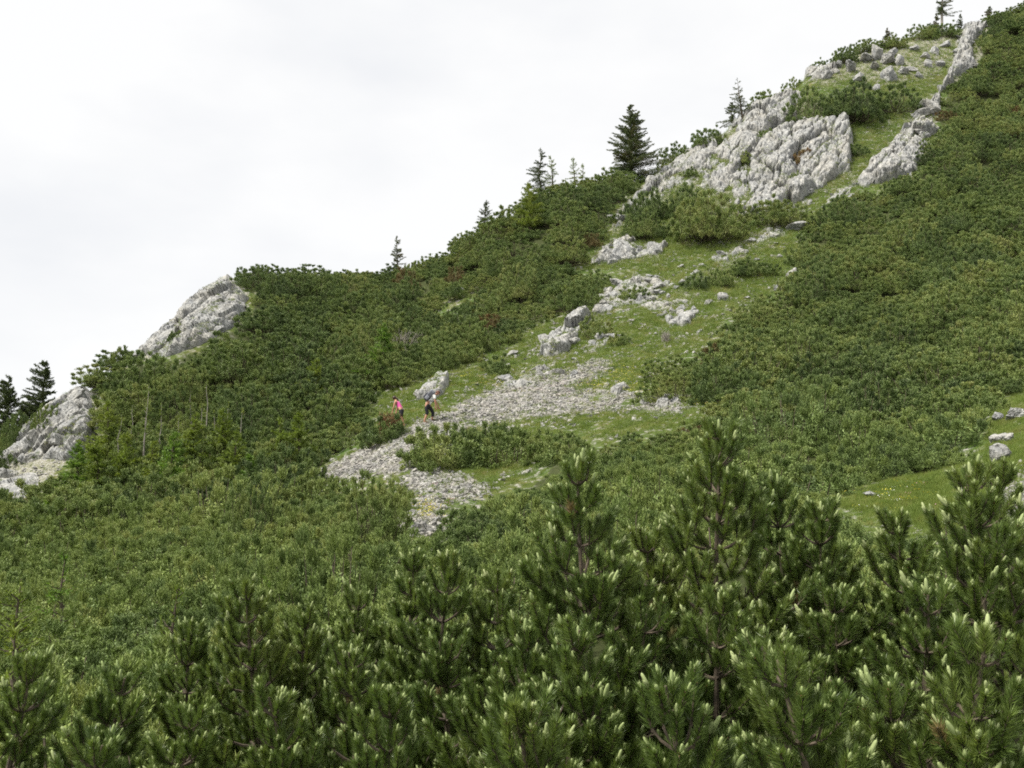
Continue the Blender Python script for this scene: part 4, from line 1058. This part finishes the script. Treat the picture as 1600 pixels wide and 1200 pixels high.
conifer(758, 313, 372, 'larch_tree', 'little umbrella-shaped tree alone on the skyline', 'spruce', 6, G, 0.36, 1.8, 0, sparse=0.1, start=0.42, blw=0.04, bll=.12)
conifer(621, 369, 436, 'spruce_tree', 'small airy spruce on the skyline above the left thicket', 'spruce', 7, G, 0.30, 1.7, 0.1, sparse=0.2, blw=0.04)
conifer(1161, 121, 186, 'spruce_tree', 'thin open spruce on the skyline at the top of the broken rib', 'spruce', 8, G, 0.32, 1.3, 0.1, sparse=0.25, blw=0.04)
conifer(1144, 160, 196, 'spruce_tree', 'short bushy spruce just left of the thin open one', 'spruce', 9, G, 0.5, 1.8, 0.1)
conifer(66, 564, 690, 'spruce_tree', 'dark dense spruce behind the crag at the left', 'spruce', 10, G, 0.36, 3.0, 0.05, y=66, blw=0.055)
conifer(4, 588, 705, 'spruce_tree', 'green spruce cut by the left edge of the picture', 'spruce', 11, G, 0.38, 2.6, 0.0, y=65, blw=0.055)
conifer(1471, -45, 50, 'spruce_tree', 'bare-trunked summit tree cut by the top of the picture', 'spruce', 12, G, 0.22, 1.6, 0.1, sparse=0.1, bark='bark_pale', start=0.3)
conifer(1387, 44, 74, 'spruce_tree', 'tiny spruce on the skyline above the upper meadow', 'spruce', 13, G, 0.4, 2.0, 0.0)
conifer(1550, 10, 36, 'spruce_tree', 'tiny spruce on the skyline right of the jagged rib', 'spruce', 14, G, 0.4, 2.0, 0.0)
conifer(1502, 22, 46, 'spruce_tree', 'tiny spruce between the summit tree and the jagged rib', 'spruce', 15, G, 0.3, 2.0, 0.0)
conifer(1462, 22, 52, 'spruce_tree', 'tiny spruce at the foot of the summit tree', 'spruce', 16, G, 0.34, 2.0, 0.0)
G = 'young larches of the left slope'
for k, (u, vt, vb, lab) in enumerate([(168, 640, 740, 'yellow-green young larch beside the large pale crag'), (118, 705, 790, 'bushy young larch under the large pale crag'), (150, 700, 792, 'leafy larch sapling right of the one under the crag'),
                                      (196, 690, 782, 'young larch left of the paired grey trunks'), (262, 690, 785, 'full green larch sapling among the grey trunks'), (300, 660, 760, 'yellow-green larch right of the grey trunks'),
                                      (345, 652, 752, 'slender larch sapling near the middle of the left slope'), (395, 725, 790, 'small bright sapling by the lower end of the side path'), (432, 668, 745, 'pale larch sapling just above the side path'),
                                      (465, 660, 735, 'larch sapling nearest to the scree on the left slope'), (70, 790, 850, 'bright green sapling in front of the left slabs'), (235, 705, 786, 'larch sapling squeezed between two grey trunks'),
                                      (365, 690, 765, 'low bushy larch right of the grey trunks'), (600, 520, 600, 'yellow-green larch showing inside the left thicket'), (490, 575, 640, 'small yellow larch in the left thicket'), (830, 300, 362, 'bright larch at the upper edge of the left thicket')]):
    conifer(u, vt - 14, vb, 'larch_tree', lab, 'larch' if k % 3 != 1 else 'leaf', 40 + k, G, 0.38, 2.3, 0.0, sparse=0.05, blw=0.05, bll=0.15)
for k, (u, vt, vb, yy, lab) in enumerate([(96, 868, 980, 17, 'bright yellow-green sapling in the near thicket at the left'), (28, 905, 1060, 13, 'bright leafy sapling at the left edge of the near thicket'), (436, 872, 960, 19, 'bright sapling behind the brown-tipped near pine'),
                                      (262, 918, 1040, 14, 'bright sapling left of the brown-tipped near pine'), (985, 740, 800, 27, 'yellow-green sapling behind the bare-stemmed near pine'), (20, 985, 1100, 10, 'leafy sapling right behind the corner pine at the left')]):
    conifer(u, vt, vb, 'larch_tree', lab, 'larch' if k % 2 else 'leaf', 60 + k, 'bright saplings in the near thicket', 0.34, 2.2, 0.0, sparse=0.1, y=yy, blw=0.022, bll=0.075)
G = 'dead grey trunks of the left slope'
for k, (u, vt, vb, lab) in enumerate([(203, 640, 715, 'short bare grey trunk, left of the tallest one'), (221, 612, 758, 'tallest bare grey trunk on the left slope'), (298, 622, 680, 'slim grey trunk rising over the larches'),
                                      (320, 605, 690, 'thicker pale trunk with a green top among the larches'), (303, 690, 745, 'bare grey trunk low among the larches'), (352, 640, 690, 'forked grey stem at the right of the dead trunks'), (330, 652, 690, 'thin short stem between the pale trunks'), (246, 640, 730, 'slender grey stem just right of the tallest trunk'), (276, 655, 735, 'slender grey stem halfway between the trunk groups'), (312, 640, 700, 'leaning thin stem beside the pale trunk with green top'), (186, 660, 740, 'thin grey stem nearest to the large pale crag'), (372, 650, 720, 'last thin grey stem towards the scree')]):
    conifer(u, vt - 12, vb + 14, 'dead_tree', lab, 'larch', 70 + k, G, 0.12, 0.9, 0.0, sparse=0.5, bark='bark_pale', start=0.45, blw=0.03, bll=0.09)
# rust-brown dying bushes and bare twigs
def twig_bush(u, v, wpx, hpx, label, seed, leafy=None, group=None):
    rng = np.random.default_rng(seed); p = at(u, v); s = p[1] / F; W, H = wpx * s, hpx * s
    t = Tris(); c = Tris()
    for k in range(26):
        tip = np.array([rng.normal(0, W * 0.3), rng.normal(0, W * 0.3), H * rng.uniform(0.5, 1.0)]); p0 = np.array([rng.normal(0, 0.1), rng.normal(0, 0.1), -0.1])
        mid = (p0 + tip) / 2 + rng.normal(0, 0.08, 3)
        t.tube([p0, mid, tip], [0.022, 0.015, 0.006], 0, 3)
        for j in range(3):
            q = mid + (tip - mid) * rng.uniform(0, 0.8); t.tube([q, q + rng.normal(0, 0.12, 3) + [0, 0, 0.12], q + rng.normal(0, 0.16, 3) + [0, 0, 0.25]], [0.01, 0.008, 0.004], 0, 3)
        m = 260
        q = mid + (tip - mid) * rng.uniform(-0.3, 1.1, m)[:, None] + rng.normal(0, 0.09, (m, 3))
        c.blades(q, norm(rng.normal(0, 0.6, (m, 3)) + [0, 0, 0.7]), 0.10, 0.030, 0, rng)
    root = link('dying_bush' if leafy else 'bare_bush', None, loc=tuple(p)); tag(root, label, 'bush', group)
    link('twigs', t.mesh('twigs', [M['bark' if leafy else 'bark_pale']]), root)
    if leafy: link('crown', c.mesh('crown', [M[leafy]]), root)
twig_bush(606, 684, 26, 36, 'rust-brown dying bush in front of the hiker in pink', 81, 'needle_brown')
twig_bush(108, 798, 30, 30, 'rust-red dying bush below the left larches', 82, 'rust'); twig_bush(148, 796, 14, 24, 'smaller rust-red bush right of the first one', 83, 'rust'); twig_bush(36, 812, 14, 26, 'rust-red twigs at the left edge by the slabs', 84, 'rust')
twig_bush(632, 556, 46, 44, 'bare grey twigs sticking out of the left thicket', 85); twig_bush(500, 592, 26, 26, 'small patch of bare grey twigs low in the left thicket', 86); twig_bush(1040, 535, 16, 16, 'grey twiggy bush in the meadow edge', 87)

# ------------------------------------------------------------------ nearest pines: trunk, shoots, pale candles
def shoot_mesh(seed, L, n, mat='needle_near'):
    rng = np.random.default_rng(seed); t = Tris()
    tt = rng.random(n) ** 0.9
    ph = rng.uniform(0, 6.283, n)
    rad = np.stack([np.cos(ph), np.sin(ph), np.zeros(n)], 1)
    base = np.stack([rad[:, 0] * 0.003, rad[:, 1] * 0.003, tt * L], 1)
    op = 1.15 - 0.62 * tt + rng.normal(0, 0.14, n)
    d = norm(rad * op[:, None] + np.array([0, 0, 0.75]))
    t.blades(base, d, 0.048 * rng.uniform(0.7, 1.25, n), 0.0034, 0, rng, bend=0.30)
    t.tube([(0, 0, -0.01), (0, 0, L * 0.5), (0, 0, L)], [0.0055, 0.005, 0.004], 1, 5)
    return t.mesh('shoot', [M[mat], M['bark']])
BROWN_SHOOT = shoot_mesh(899, 0.09, 110, 'needle_brown')
SHOOTS = [shoot_mesh(900 + k, 0.10 + 0.012 * k, 290) for k in range(6)]
def candle_mesh(seed, sizes):
    rng = np.random.default_rng(seed); t = Tris()
    for k, (L, r) in enumerate(sizes):
        a = rng.uniform(0, 6.283); lean = 0.0 if k == 0 else rng.uniform(0.25, 0.5); off = 0.0 if k == 0 else 0.010
        d = np.array([math.cos(a) * lean, math.sin(a) * lean, 1.0]); d /= np.linalg.norm(d)
        o = np.array([math.cos(a) * off, math.sin(a) * off, 0])
        s = np.array([0, 0.12, 0.45, 0.8, 0.96, 1.0])
        t.tube(o + d * (s * L)[:, None] + np.array([0.05 * L, 0, 0]) * (s ** 2)[:, None], np.array([0.7, 0.95, 1.0, 0.85, 0.5, 0.15]) * r, 0, 7)
        m = 22; q = o + d * (rng.uniform(0.15, 1.0, m) * L)[:, None]
        t.blades(q + rng.normal(0, r * 0.5, (m, 3)), norm(d + rng.normal(0, 0.25, (m, 3))), 0.014, 0.003, 0, rng)
    m = 16
    t.blades(np.zeros((m, 3)) + [0, 0, -0.006], norm(rng.normal(0, 1, (m, 3)) * [1, 1, 0.3] + [0, 0, 0.35]), 0.017, 0.009, 1, rng)
    return t.mesh('candle', [M['candle'], M['bud']], smooth=True)
CANDLES = [candle_mesh(950, [(0.062, 0.0100), (0.032, 0.0075)]), candle_mesh(951, [(0.050, 0.0095), (0.028, 0.0075), (0.024, 0.007)]), candle_mesh(952, [(0.038, 0.009)]),
           candle_mesh(953, [(0.080, 0.0110), (0.050, 0.0085), (0.035, 0.0075)]), candle_mesh(954, [(0.034, 0.009), (0.024, 0.0075)])]
def quat_to(d):
    return Vector(d).to_track_quat('Z', 'Y')
def near_pine(u, v, Y, label, seed, spread=1.0, vmax=1290, cap=270, candle_p=0.88):
    rng = np.random.default_rng(seed)
    a, e = px_ae(u, v); top = np.array([float(a) * Y, Y, float(e) * Y])
    gz = float(ground_z(top[0], top[1]))
    base = np.array([top[0] + rng.normal(0, 0.12), top[1] + rng.normal(0, 0.1), gz - 0.05])
    root = link('near_pine', None, loc=tuple(base)); tag(root, label, 'pine', 'nearest pines')
    t = Tris()
    top_l = top - base
    H = top_l[2]
    s = np.linspace(0, 1, 9)
    sway = np.stack([np.sin(s * 3.1 + rng.uniform(0, 6)) * 0.06, np.sin(s * 2.7 + rng.uniform(0, 6)) * 0.05, 0 * s], 1)
    stem = top_l[None, :] * s[:, None] + sway * (s * (1 - s) * 3)[:, None]
    t.tube(stem, np.linspace(0.035, 0.006, 9), 0, 7)
    def on_stem(z):
        f = z / H; return np.array([np.interp(f, s, stem[:, 0]), np.interp(f, s, stem[:, 1]), z])
    shoots = []     # (position, direction, scale, candle)
    shoots.append((on_stem(H - 0.15), np.array([0, 0, 1.0]), 1.0, 3))
    for k in range(2): shoots.append((on_stem(H - 0.27 - 0.12 * k), norm(np.array([rng.normal(0, .06), rng.normal(0, .06), 1.0])), 1.0, -1))
    depth_limit = min(H - 0.15, 1.9)
    d = 0.10
    while d < depth_limit:
        c0 = on_stem(H - d)
        uu, vv = project(c0 + base)
        if vv > vmax + 60: break
        nb = rng.integers(5, 8)
        az0 = rng.uniform(0, 6.283)
        for k in range(nb):
            az = az0 + k * 6.283 / nb + rng.normal(0, 0.25)
            L = min(0.07 + 0.40 * d, 0.80) * spread * rng.uniform(0.7, 1.2)
            el0 = rng.uniform(0.10, 0.55)
            hd = np.array([math.cos(az), math.sin(az), 0.0])
            m = 5
            pts = [c0]
            el = el0
            for j in range(1, m + 1):
                pts.append(pts[-1] + (hd * math.cos(el) + np.array([0, 0, math.sin(el)])) * L / m); el = min(1.35, el + (0.13 if L > 0.35 else 0.17) + rng.normal(0, 0.06))
            pts = np.array(pts)
            t.tube(pts, np.linspace(0.006 + 0.012 * L, 0.0045, m + 1), 0, 5)
            cum = np.linspace(0, L, m + 1)
            tip_dir = norm(pts[-1] - pts[-2])
            shoots.append((pts[-1] - tip_dir * 0.05, norm(tip_dir + [0, 0, 0.45]), rng.uniform(0.8, 1.05), rng.integers(0, 5)))
            # older needled lengths behind the tip, and side shoots in pairs
            q = L - 0.13
            while q > 0.05 and q > L - 0.42:
                pp = np.array([np.interp(q, cum, pts[:, i]) for i in range(3)]); pd = norm(np.array([np.interp(min(L, q + 0.05), cum, pts[:, i]) for i in range(3)]) - pp)
                shoots.append((pp, pd, rng.uniform(0.85, 1.0), -1))
                sd = norm(np.cross(pd, [0, 0, 1.0]))
                for sg in (-1, 1):
                    if rng.random() < 0.75:
                        dd = norm(pd * 0.55 + sd * sg * 0.8 + np.array([0, 0, 0.75]) + rng.normal(0, 0.12, 3))
                        ll = rng.uniform(0.02, 0.14)
                        t.tube([pp, pp + dd * ll], [0.005, 0.004], 0, 4)
                        shoots.append((pp + dd * ll * 0.7, norm(dd + [0, 0, 0.35]), rng.uniform(0.7, 1.0), rng.integers(0, 5)))
                q -= rng.uniform(0.11, 0.16)
        d += rng.uniform(0.15, 0.22)
    link('trunk', t.mesh('trunk', [M['bark']]), root)
    # keep those that face the view if there are too many
    P = np.array([x[0] for x in shoots]) + base
    uu, vv = project(P)
    vis = (uu > -60) & (uu < 1660) & (vv < vmax)
    order = np.argsort(P[:, 1] * 1.0 - 0.3 * P[:, 2] + rng.uniform(0, 0.25, len(P)))
    n = 0
    for i in order:
        if not vis[i]: continue
        if n >= cap: break
        p, dr, sc_, cd = shoots[i]
        q = quat_to(dr) @ Quaternion((0, 0, 1), rng.uniform(0, 6.283))
        so = link('shoot', SHOOTS[rng.integers(len(SHOOTS))], root, tuple(p), tuple(q), sc_)
        if n > 3 and rng.random() < 0.010:
            so.data = BROWN_SHOOT; so['label'] = 'withered orange-brown shoot'; n += 1; continue
        if cd >= 0 and (rng.random() < candle_p or cd == 3 and n == 0):
            Ls = 0.10 + 0.012 * int(SHOOTS.index(so.data))
            link('candle', CANDLES[cd], so, (0, 0, Ls * 0.97), None, rng.uniform(0.6, 1.05))
        n += 1
    return n
total = 0
NEAR = [(1125, 664, 5.6, 'tallest near pine with a candle top in front of the right thicket', 1.0), (903, 730, 5.1, 'near pine with a bare stem showing, left of the tallest one', 0.95), (1510, 742, 5.0, 'broad near pine before the gravel at the right edge', 1.1),
        (1566, 735, 5.4, 'near pine whose top overlaps the gravel at the right edge', 0.8), (1216, 758, 6.2, 'slim near pine just right of the tallest one', 0.9), (1286, 792, 6.0, 'near pine second to the right of the tallest one', 0.9), (1400, 812, 6.0, 'near pine filling the dip left of the broad one', 1.0),
        (700, 872, 5.5, 'near pine standing under the foot of the gravel path', 0.9), (648, 872, 5.8, 'near pine touching the small white stone from below', 0.8), (385, 916, 5.6, 'near pine with browned tips in the left half', 1.0), (560, 934, 6.2, 'low rounded near pine left of the gravel path foot', 1.0),
        (480, 962, 5.8, 'low near pine between the brown-tipped one and the gravel path', 1.0), (300, 985, 6.0, 'near pine just left of the brown-tipped one', 1.0), (775, 905, 5.6, 'near pine between the path foot and the bare-stemmed pine', 1.0), (1010, 838, 5.6, 'near pine in the notch between the two tallest', 1.0),
        (48, 1040, 4.6, 'near pine in the lower corner at the left edge', 0.9), (195, 1060, 4.8, 'low near pine right of the left corner one', 1.0), (1215, 1032, 3.7, 'front pine with a long candle, below the slim one', 0.95), (1040, 1072, 3.6, 'front pine with twin candles at the bottom edge', 0.9),
        (1540, 998, 3.5, 'front pine with a cluster of candles in the right corner', 0.95), (1385, 1088, 3.7, 'low front pine left of the right corner one', 0.95), (812, 1108, 3.8, 'front pine at the middle of the bottom edge', 0.95), (612, 1090, 3.9, 'front pine under the path foot at the bottom edge', 0.95),
        (420, 1090, 4.2, 'front pine at the bottom edge below the brown-tipped one', 1.0), (160, 1165, 3.5, 'lowest front pine near the left bottom corner', 0.9), (930, 1090, 4.4, 'dark front pine between two bottom-edge pines', 1.0), (1130, 930, 4.9, 'shaded near pine under the tallest one', 1.0),
        (1450, 930, 4.6, 'shaded near pine under the broad one', 1.0), (1300, 930, 5.2, 'shaded near pine in the dark hollow at the right', 1.0), (700, 1010, 4.8, 'dense near pine in the lower middle', 1.0), (300, 1110, 4.4, 'dense near pine at the lower left', 1.0), (905, 985, 4.5, 'dense near pine under the bare-stemmed one', 1.05), (545, 1020, 4.7, 'dense near pine in the lower left middle', 1.05), (1190, 1010, 4.5, 'dense near pine behind the front one with the long candle', 1.05), (1010, 960, 4.9, 'dense near pine in the lower right middle', 1.05), (820, 985, 4.9, 'dense near pine left of the bare stem', 1.05)]
for k, (u, v, Y, lab, sp) in enumerate(NEAR):
    total += near_pine(u, v, Y * (1.32 if u < 800 else 1.1), lab, 1000 + k, sp, cap=250)
print('near shoots', total, 'objects', len(bpy.data.objects))

# ------------------------------------------------------------------ hikers
def skin_mesh(name, joints, bones, mat, parent, sub=2, root=0):
    """joints: list of (x, y, z, r) ; bones: index pairs"""
    me = bpy.data.meshes.new(name)
    me.from_pydata([j[:3] for j in joints], bones, []); me.update()
    o = link(name, me, parent)
    me.materials.append(mat)
    md = o.modifiers.new('skin', 'SKIN'); md.use_smooth_shade = True
    for i, j in enumerate(joints):
        r = j[3]; me.skin_vertices[0].data[i].radius = (r, r) if not isinstance(r, tuple) else r
        me.skin_vertices[0].data[i].use_root = (i == root)
    ss = o.modifiers.new('smooth', 'SUBSURF'); ss.levels = sub; ss.render_levels = sub
    return o
def ball(name, c, r, mat, parent, sub=3, noise=0.0):
    v, f = ico(sub)
    v = v * (1 + noise * fbm(v * 4, 2, 3)[:, None]) * np.array(r) + np.array(c)
    return link(name, mesh_np(name, v, f, [mat], smooth=True), parent)
def person_arm(sh, el, wr, d):
    """upper arm, forearm, palm and five fingers"""
    j = [(*sh, 0.055), (*(np.array(sh) * .45 + np.array(el) * .55), 0.046), (*el, 0.040), (*(np.array(el) * .5 + np.array(wr) * .5), 0.038), (*wr, 0.026)]
    b = [(0, 1), (1, 2), (2, 3), (3, 4)]
    d = np.array(d, float); wr = np.array(wr, float)
    palm = wr + d * 0.08; j.append((*palm, 0.036)); b.append((4, 5))
    side = norm(np.cross(d, [0.3, 0.9, 0.1]))
    for k, (o, L) in enumerate([(-0.03, 0.06), (-0.01, 0.075), (0.012, 0.07), (0.032, 0.055)]):
        a = palm + side * o + d * 0.02; c = a + d * L * 0.6 + np.array([0.01, 0, 0]); e = c + d * L * 0.5 + np.array([0.02, 0, 0])
        n = len(j); j += [(*a, 0.011), (*c, 0.010), (*e, 0.008)]; b += [(5, n), (n, n + 1), (n + 1, n + 2)]
    n = len(j); a = wr + side * -0.035 + d * 0.04; c = a + d * 0.045 + side * -0.02; j += [(*a, 0.012), (*c, 0.009)]; b += [(4, n), (n, n + 1)]
    return j, b
def build_person(name, label, loc, rotz, P, parts, scale=1.0):
    root = link(name, None, loc=loc, rot=(0, 0, rotz), scale=scale); tag(root, label, 'person')
    J, B = [], []
    def chain(pts, start=None):
        prev = start
        for p in pts:
            J.append(p); 
            if prev is not None: B.append((prev, len(J) - 1))
            prev = len(J) - 1
        return prev
    pel = chain([P['pelvis']]); chest = chain(P['spine'], pel)
    neck = chain(P['neck'], chest)
    for leg in P['legs']: chain(leg, pel)
    for arm in P['arms']:
        j, b = person_arm(*arm); n = len(J); J.extend(j); B.append((chest, n)); B.extend((x + n, y + n) for x, y in b)
    skin_mesh('body', J, B, M['skin'], root)
    return root
# man: bent forward, climbing to the right (+X), pack on his back
mp = at(664, 661)
man = build_person('person', 'bending hiker in white shirt and dark knee-length trousers climbing the scree', (mp[0] + 0.02, mp[1], mp[2] - 0.01), 0.12, {
    'pelvis': (0.10, 0, 0.93, 0.125),
    'spine': [(0.19, 0, 1.06, 0.115), (0.30, 0, 1.20, 0.125), (0.40, 0, 1.31, 0.13)],
    'neck': [(0.47, 0, 1.38, 0.055), (0.53, 0, 1.42, 0.055), (0.57, 0, 1.44, 0.088), (0.63, 0, 1.46, 0.085)],
    'legs': [[(0.05, -0.10, 0.86, 0.095), (0.04, -0.10, 0.66, 0.082), (0.08, -0.10, 0.48, 0.060), (0.02, -0.10, 0.32, 0.058), (-0.06, -0.10, 0.09, 0.040), (-0.05, -0.10, 0.04, 0.042), (0.09, -0.11, 0.03, 0.036)],
             [(0.16, 0.10, 0.86, 0.095), (0.26, 0.10, 0.68, 0.082), (0.36, 0.10, 0.53, 0.060), (0.35, 0.10, 0.40, 0.056), (0.31, 0.10, 0.22, 0.040), (0.32, 0.10, 0.18, 0.042), (0.45, 0.10, 0.17, 0.036)]],
    'arms': [((0.41, -0.17, 1.29), (0.44, -0.21, 1.02), (0.47, -0.19, 0.80), (0.12, 0, -0.99)), ((0.41, 0.17, 1.29), (0.50, 0.22, 1.04), (0.60, 0.20, 0.85), (0.35, 0, -0.93))]}, None)
skin_mesh('shirt', [(0.06, 0, 0.86, 0.158), (0.19, 0, 1.06, 0.140), (0.30, 0, 1.20, 0.150), (0.40, 0, 1.31, 0.150), (0.44, 0, 1.35, 0.09), (0.41, -0.17, 1.29, 0.080), (0.43, -0.20, 1.12, 0.068), (0.41, 0.17, 1.29, 0.080), (0.47, 0.205, 1.13, 0.068)],
          [(0, 1), (1, 2), (2, 3), (3, 4), (3, 5), (5, 6), (3, 7), (7, 8)], M['white_cloth'], man)
skin_mesh('trousers', [(0.10, 0, 0.95, 0.148), (0.09, 0, 0.88, 0.15), (0.05, -0.10, 0.82, 0.112), (0.04, -0.10, 0.66, 0.100), (0.08, -0.10, 0.48, 0.082), (0.045, -0.10, 0.36, 0.078), (0.16, 0.10, 0.82, 0.112), (0.26, 0.10, 0.68, 0.100), (0.36, 0.10, 0.53, 0.084), (0.35, 0.10, 0.40, 0.076), (0.33, 0.10, 0.30, 0.066)],
          [(0, 1), (1, 2), (2, 3), (3, 4), (4, 5), (1, 6), (6, 7), (7, 8), (8, 9), (9, 10)], M['black_cloth'], man)
ball('hair', (0.575, 0, 1.485), (0.100, 0.088, 0.085), M['hair_brown'], man, noise=0.08)
for pts in ([(-0.08, -0.10, 0.06, 0.055), (-0.02, -0.105, 0.045, 0.05), (0.10, -0.11, 0.035, 0.044)], [(0.30, 0.10, 0.20, 0.055), (0.36, 0.10, 0.185, 0.05), (0.47, 0.10, 0.175, 0.044)]):
    skin_mesh('boot', pts, [(0, 1), (1, 2)], M['boot'], man, 1)
ball('nose', (0.672, 0, 1.44), (0.022, 0.016, 0.02), M['skin'], man, 2)
for sg in (-1, 1):
    ball('ear', (0.575, sg * 0.088, 1.44), (0.026, 0.012, 0.034), M['skin'], man, 2)
    ball('eye', (0.660, sg * 0.034, 1.462), (0.012, 0.012, 0.010), M['hair_dark'], man, 2)
# rucksack lies along the bent back
def rounded_box(name, size, mat, parent, loc=(0, 0, 0), power=5.0, noise=0.03):
    v, f = ico(4)
    p = np.abs(v) ** power; r = 1.0 / (p.sum(1) ** (1.0 / power))
    v = v * r[:, None] * np.array(size) / 2
    v = v * (1 + noise * fbm(v * 9, 3, 5)[:, None])
    return link(name, mesh_np(name, v, f, [mat], smooth=True), parent, loc)
pk = link('rucksack', None, loc=(mp[0] + 0.02 + 0.15, mp[1] - 0.02, mp[2] + 1.28), rot=(0, 0.72, 0.12)); tag(pk, 'grey rucksack on the back of the bending hiker', 'rucksack')
rounded_box('main_bag', (0.25, 0.34, 0.52), M['grey_nylon'], pk)
rounded_box('lid', (0.25, 0.31, 0.14), M['pale_nylon'], pk, (-0.01, 0, 0.27))
rounded_box('front_pocket', (0.10, 0.26, 0.30), M['dark_nylon'], pk, (-0.14, 0, -0.06))
for sg in (-1, 1):
    rounded_box('side_pocket', (0.14, 0.07, 0.20), M['pale_nylon'], pk, (-0.01, sg * 0.18, -0.12))
    skin_mesh('strap', [(0.10, sg * 0.11, 0.20, 0.022), (0.22, sg * 0.13, 0.24, 0.022), (0.36, sg * 0.15, 0.12, 0.022), (0.34, sg * 0.17, -0.05, 0.020), (0.16, sg * 0.17, -0.18, 0.018)], [(0, 1), (1, 2), (2, 3), (3, 4)], M['dark_nylon'], pk, 1)
# woman: seen from the side, bent to the left, legs behind the bush
wp = at(622, 668)
wom = build_person('person', 'dark-haired hiker in a pink top half hidden by the rust-brown bush', (wp[0] + 0.12, wp[1], wp[2] - 0.02), math.pi - 0.35, {
    'pelvis': (-0.02, 0, 0.88, 0.118),
    'spine': [(0.06, 0, 1.02, 0.095), (0.15, 0, 1.16, 0.105), (0.23, 0, 1.28, 0.105)],
    'neck': [(0.29, 0, 1.36, 0.045), (0.34, 0, 1.41, 0.046), (0.37, 0, 1.45, 0.078), (0.41, 0, 1.48, 0.076)],
    'legs': [[(-0.03, -0.09, 0.82, 0.09), (0.04, -0.09, 0.64, 0.078), (0.10, -0.09, 0.47, 0.056), (0.04, -0.09, 0.30, 0.052), (-0.02, -0.09, 0.09, 0.036), (-0.01, -0.09, 0.04, 0.038), (0.11, -0.10, 0.03, 0.032)],
             [(-0.05, 0.09, 0.82, 0.09), (-0.08, 0.09, 0.64, 0.078), (-0.10, 0.09, 0.46, 0.056), (-0.16, 0.09, 0.30, 0.052), (-0.24, 0.09, 0.09, 0.036), (-0.23, 0.09, 0.04, 0.038), (-0.11, 0.10, 0.03, 0.032)]],
    'arms': [((0.23, -0.15, 1.26), (0.27, -0.19, 1.02), (0.33, -0.17, 0.82), (0.2, 0, -0.98)), ((0.23, 0.15, 1.26), (0.28, 0.20, 1.01), (0.35, 0.18, 0.82), (0.25, 0, -0.97))]}, None)
skin_mesh('top', [(-0.03, 0, 0.85, 0.135), (0.06, 0, 1.02, 0.112), (0.15, 0, 1.16, 0.122), (0.22, 0, 1.26, 0.116), (0.24, -0.09, 1.30, 0.045), (0.24, 0.09, 1.30, 0.045)], [(0, 1), (1, 2), (2, 3), (3, 4), (3, 5)], M['pink_cloth'], wom)
skin_mesh('shorts', [(-0.01, 0, 0.91, 0.135), (-0.03, 0, 0.84, 0.14), (-0.02, -0.09, 0.78, 0.108), (0.04, -0.09, 0.64, 0.098), (0.09, -0.09, 0.50, 0.08), (-0.055, 0.09, 0.78, 0.108), (-0.08, 0.09, 0.64, 0.098), (-0.095, 0.09, 0.50, 0.08)],
          [(0, 1), (1, 2), (2, 3), (3, 4), (1, 5), (5, 6), (6, 7)], M['black_cloth'], wom)
ball('hair', (0.362, 0, 1.485), (0.098, 0.092, 0.095), M['hair_dark'], wom, noise=0.08)
skin_mesh('ponytail', [(0.29, 0, 1.50, 0.035), (0.22, 0, 1.46, 0.045), (0.17, 0, 1.37, 0.036), (0.15, 0, 1.28, 0.014)], [(0, 1), (1, 2), (2, 3)], M['hair_dark'], wom, 1)
ball('nose', (0.452, 0, 1.455), (0.018, 0.014, 0.018), M['skin'], wom, 2)
for sg in (-1, 1): ball('eye', (0.44, sg * 0.03, 1.48), (0.011, 0.011, 0.009), M['hair_dark'], wom, 2)
for pts in ([(-0.03, -0.09, 0.06, 0.05), (0.03, -0.095, 0.045, 0.046), (0.12, -0.10, 0.035, 0.04)], [(-0.25, 0.09, 0.06, 0.05), (-0.19, 0.095, 0.045, 0.046), (-0.10, 0.10, 0.035, 0.04)]):
    skin_mesh('boot', pts, [(0, 1), (1, 2)], M['boot'], wom, 1)
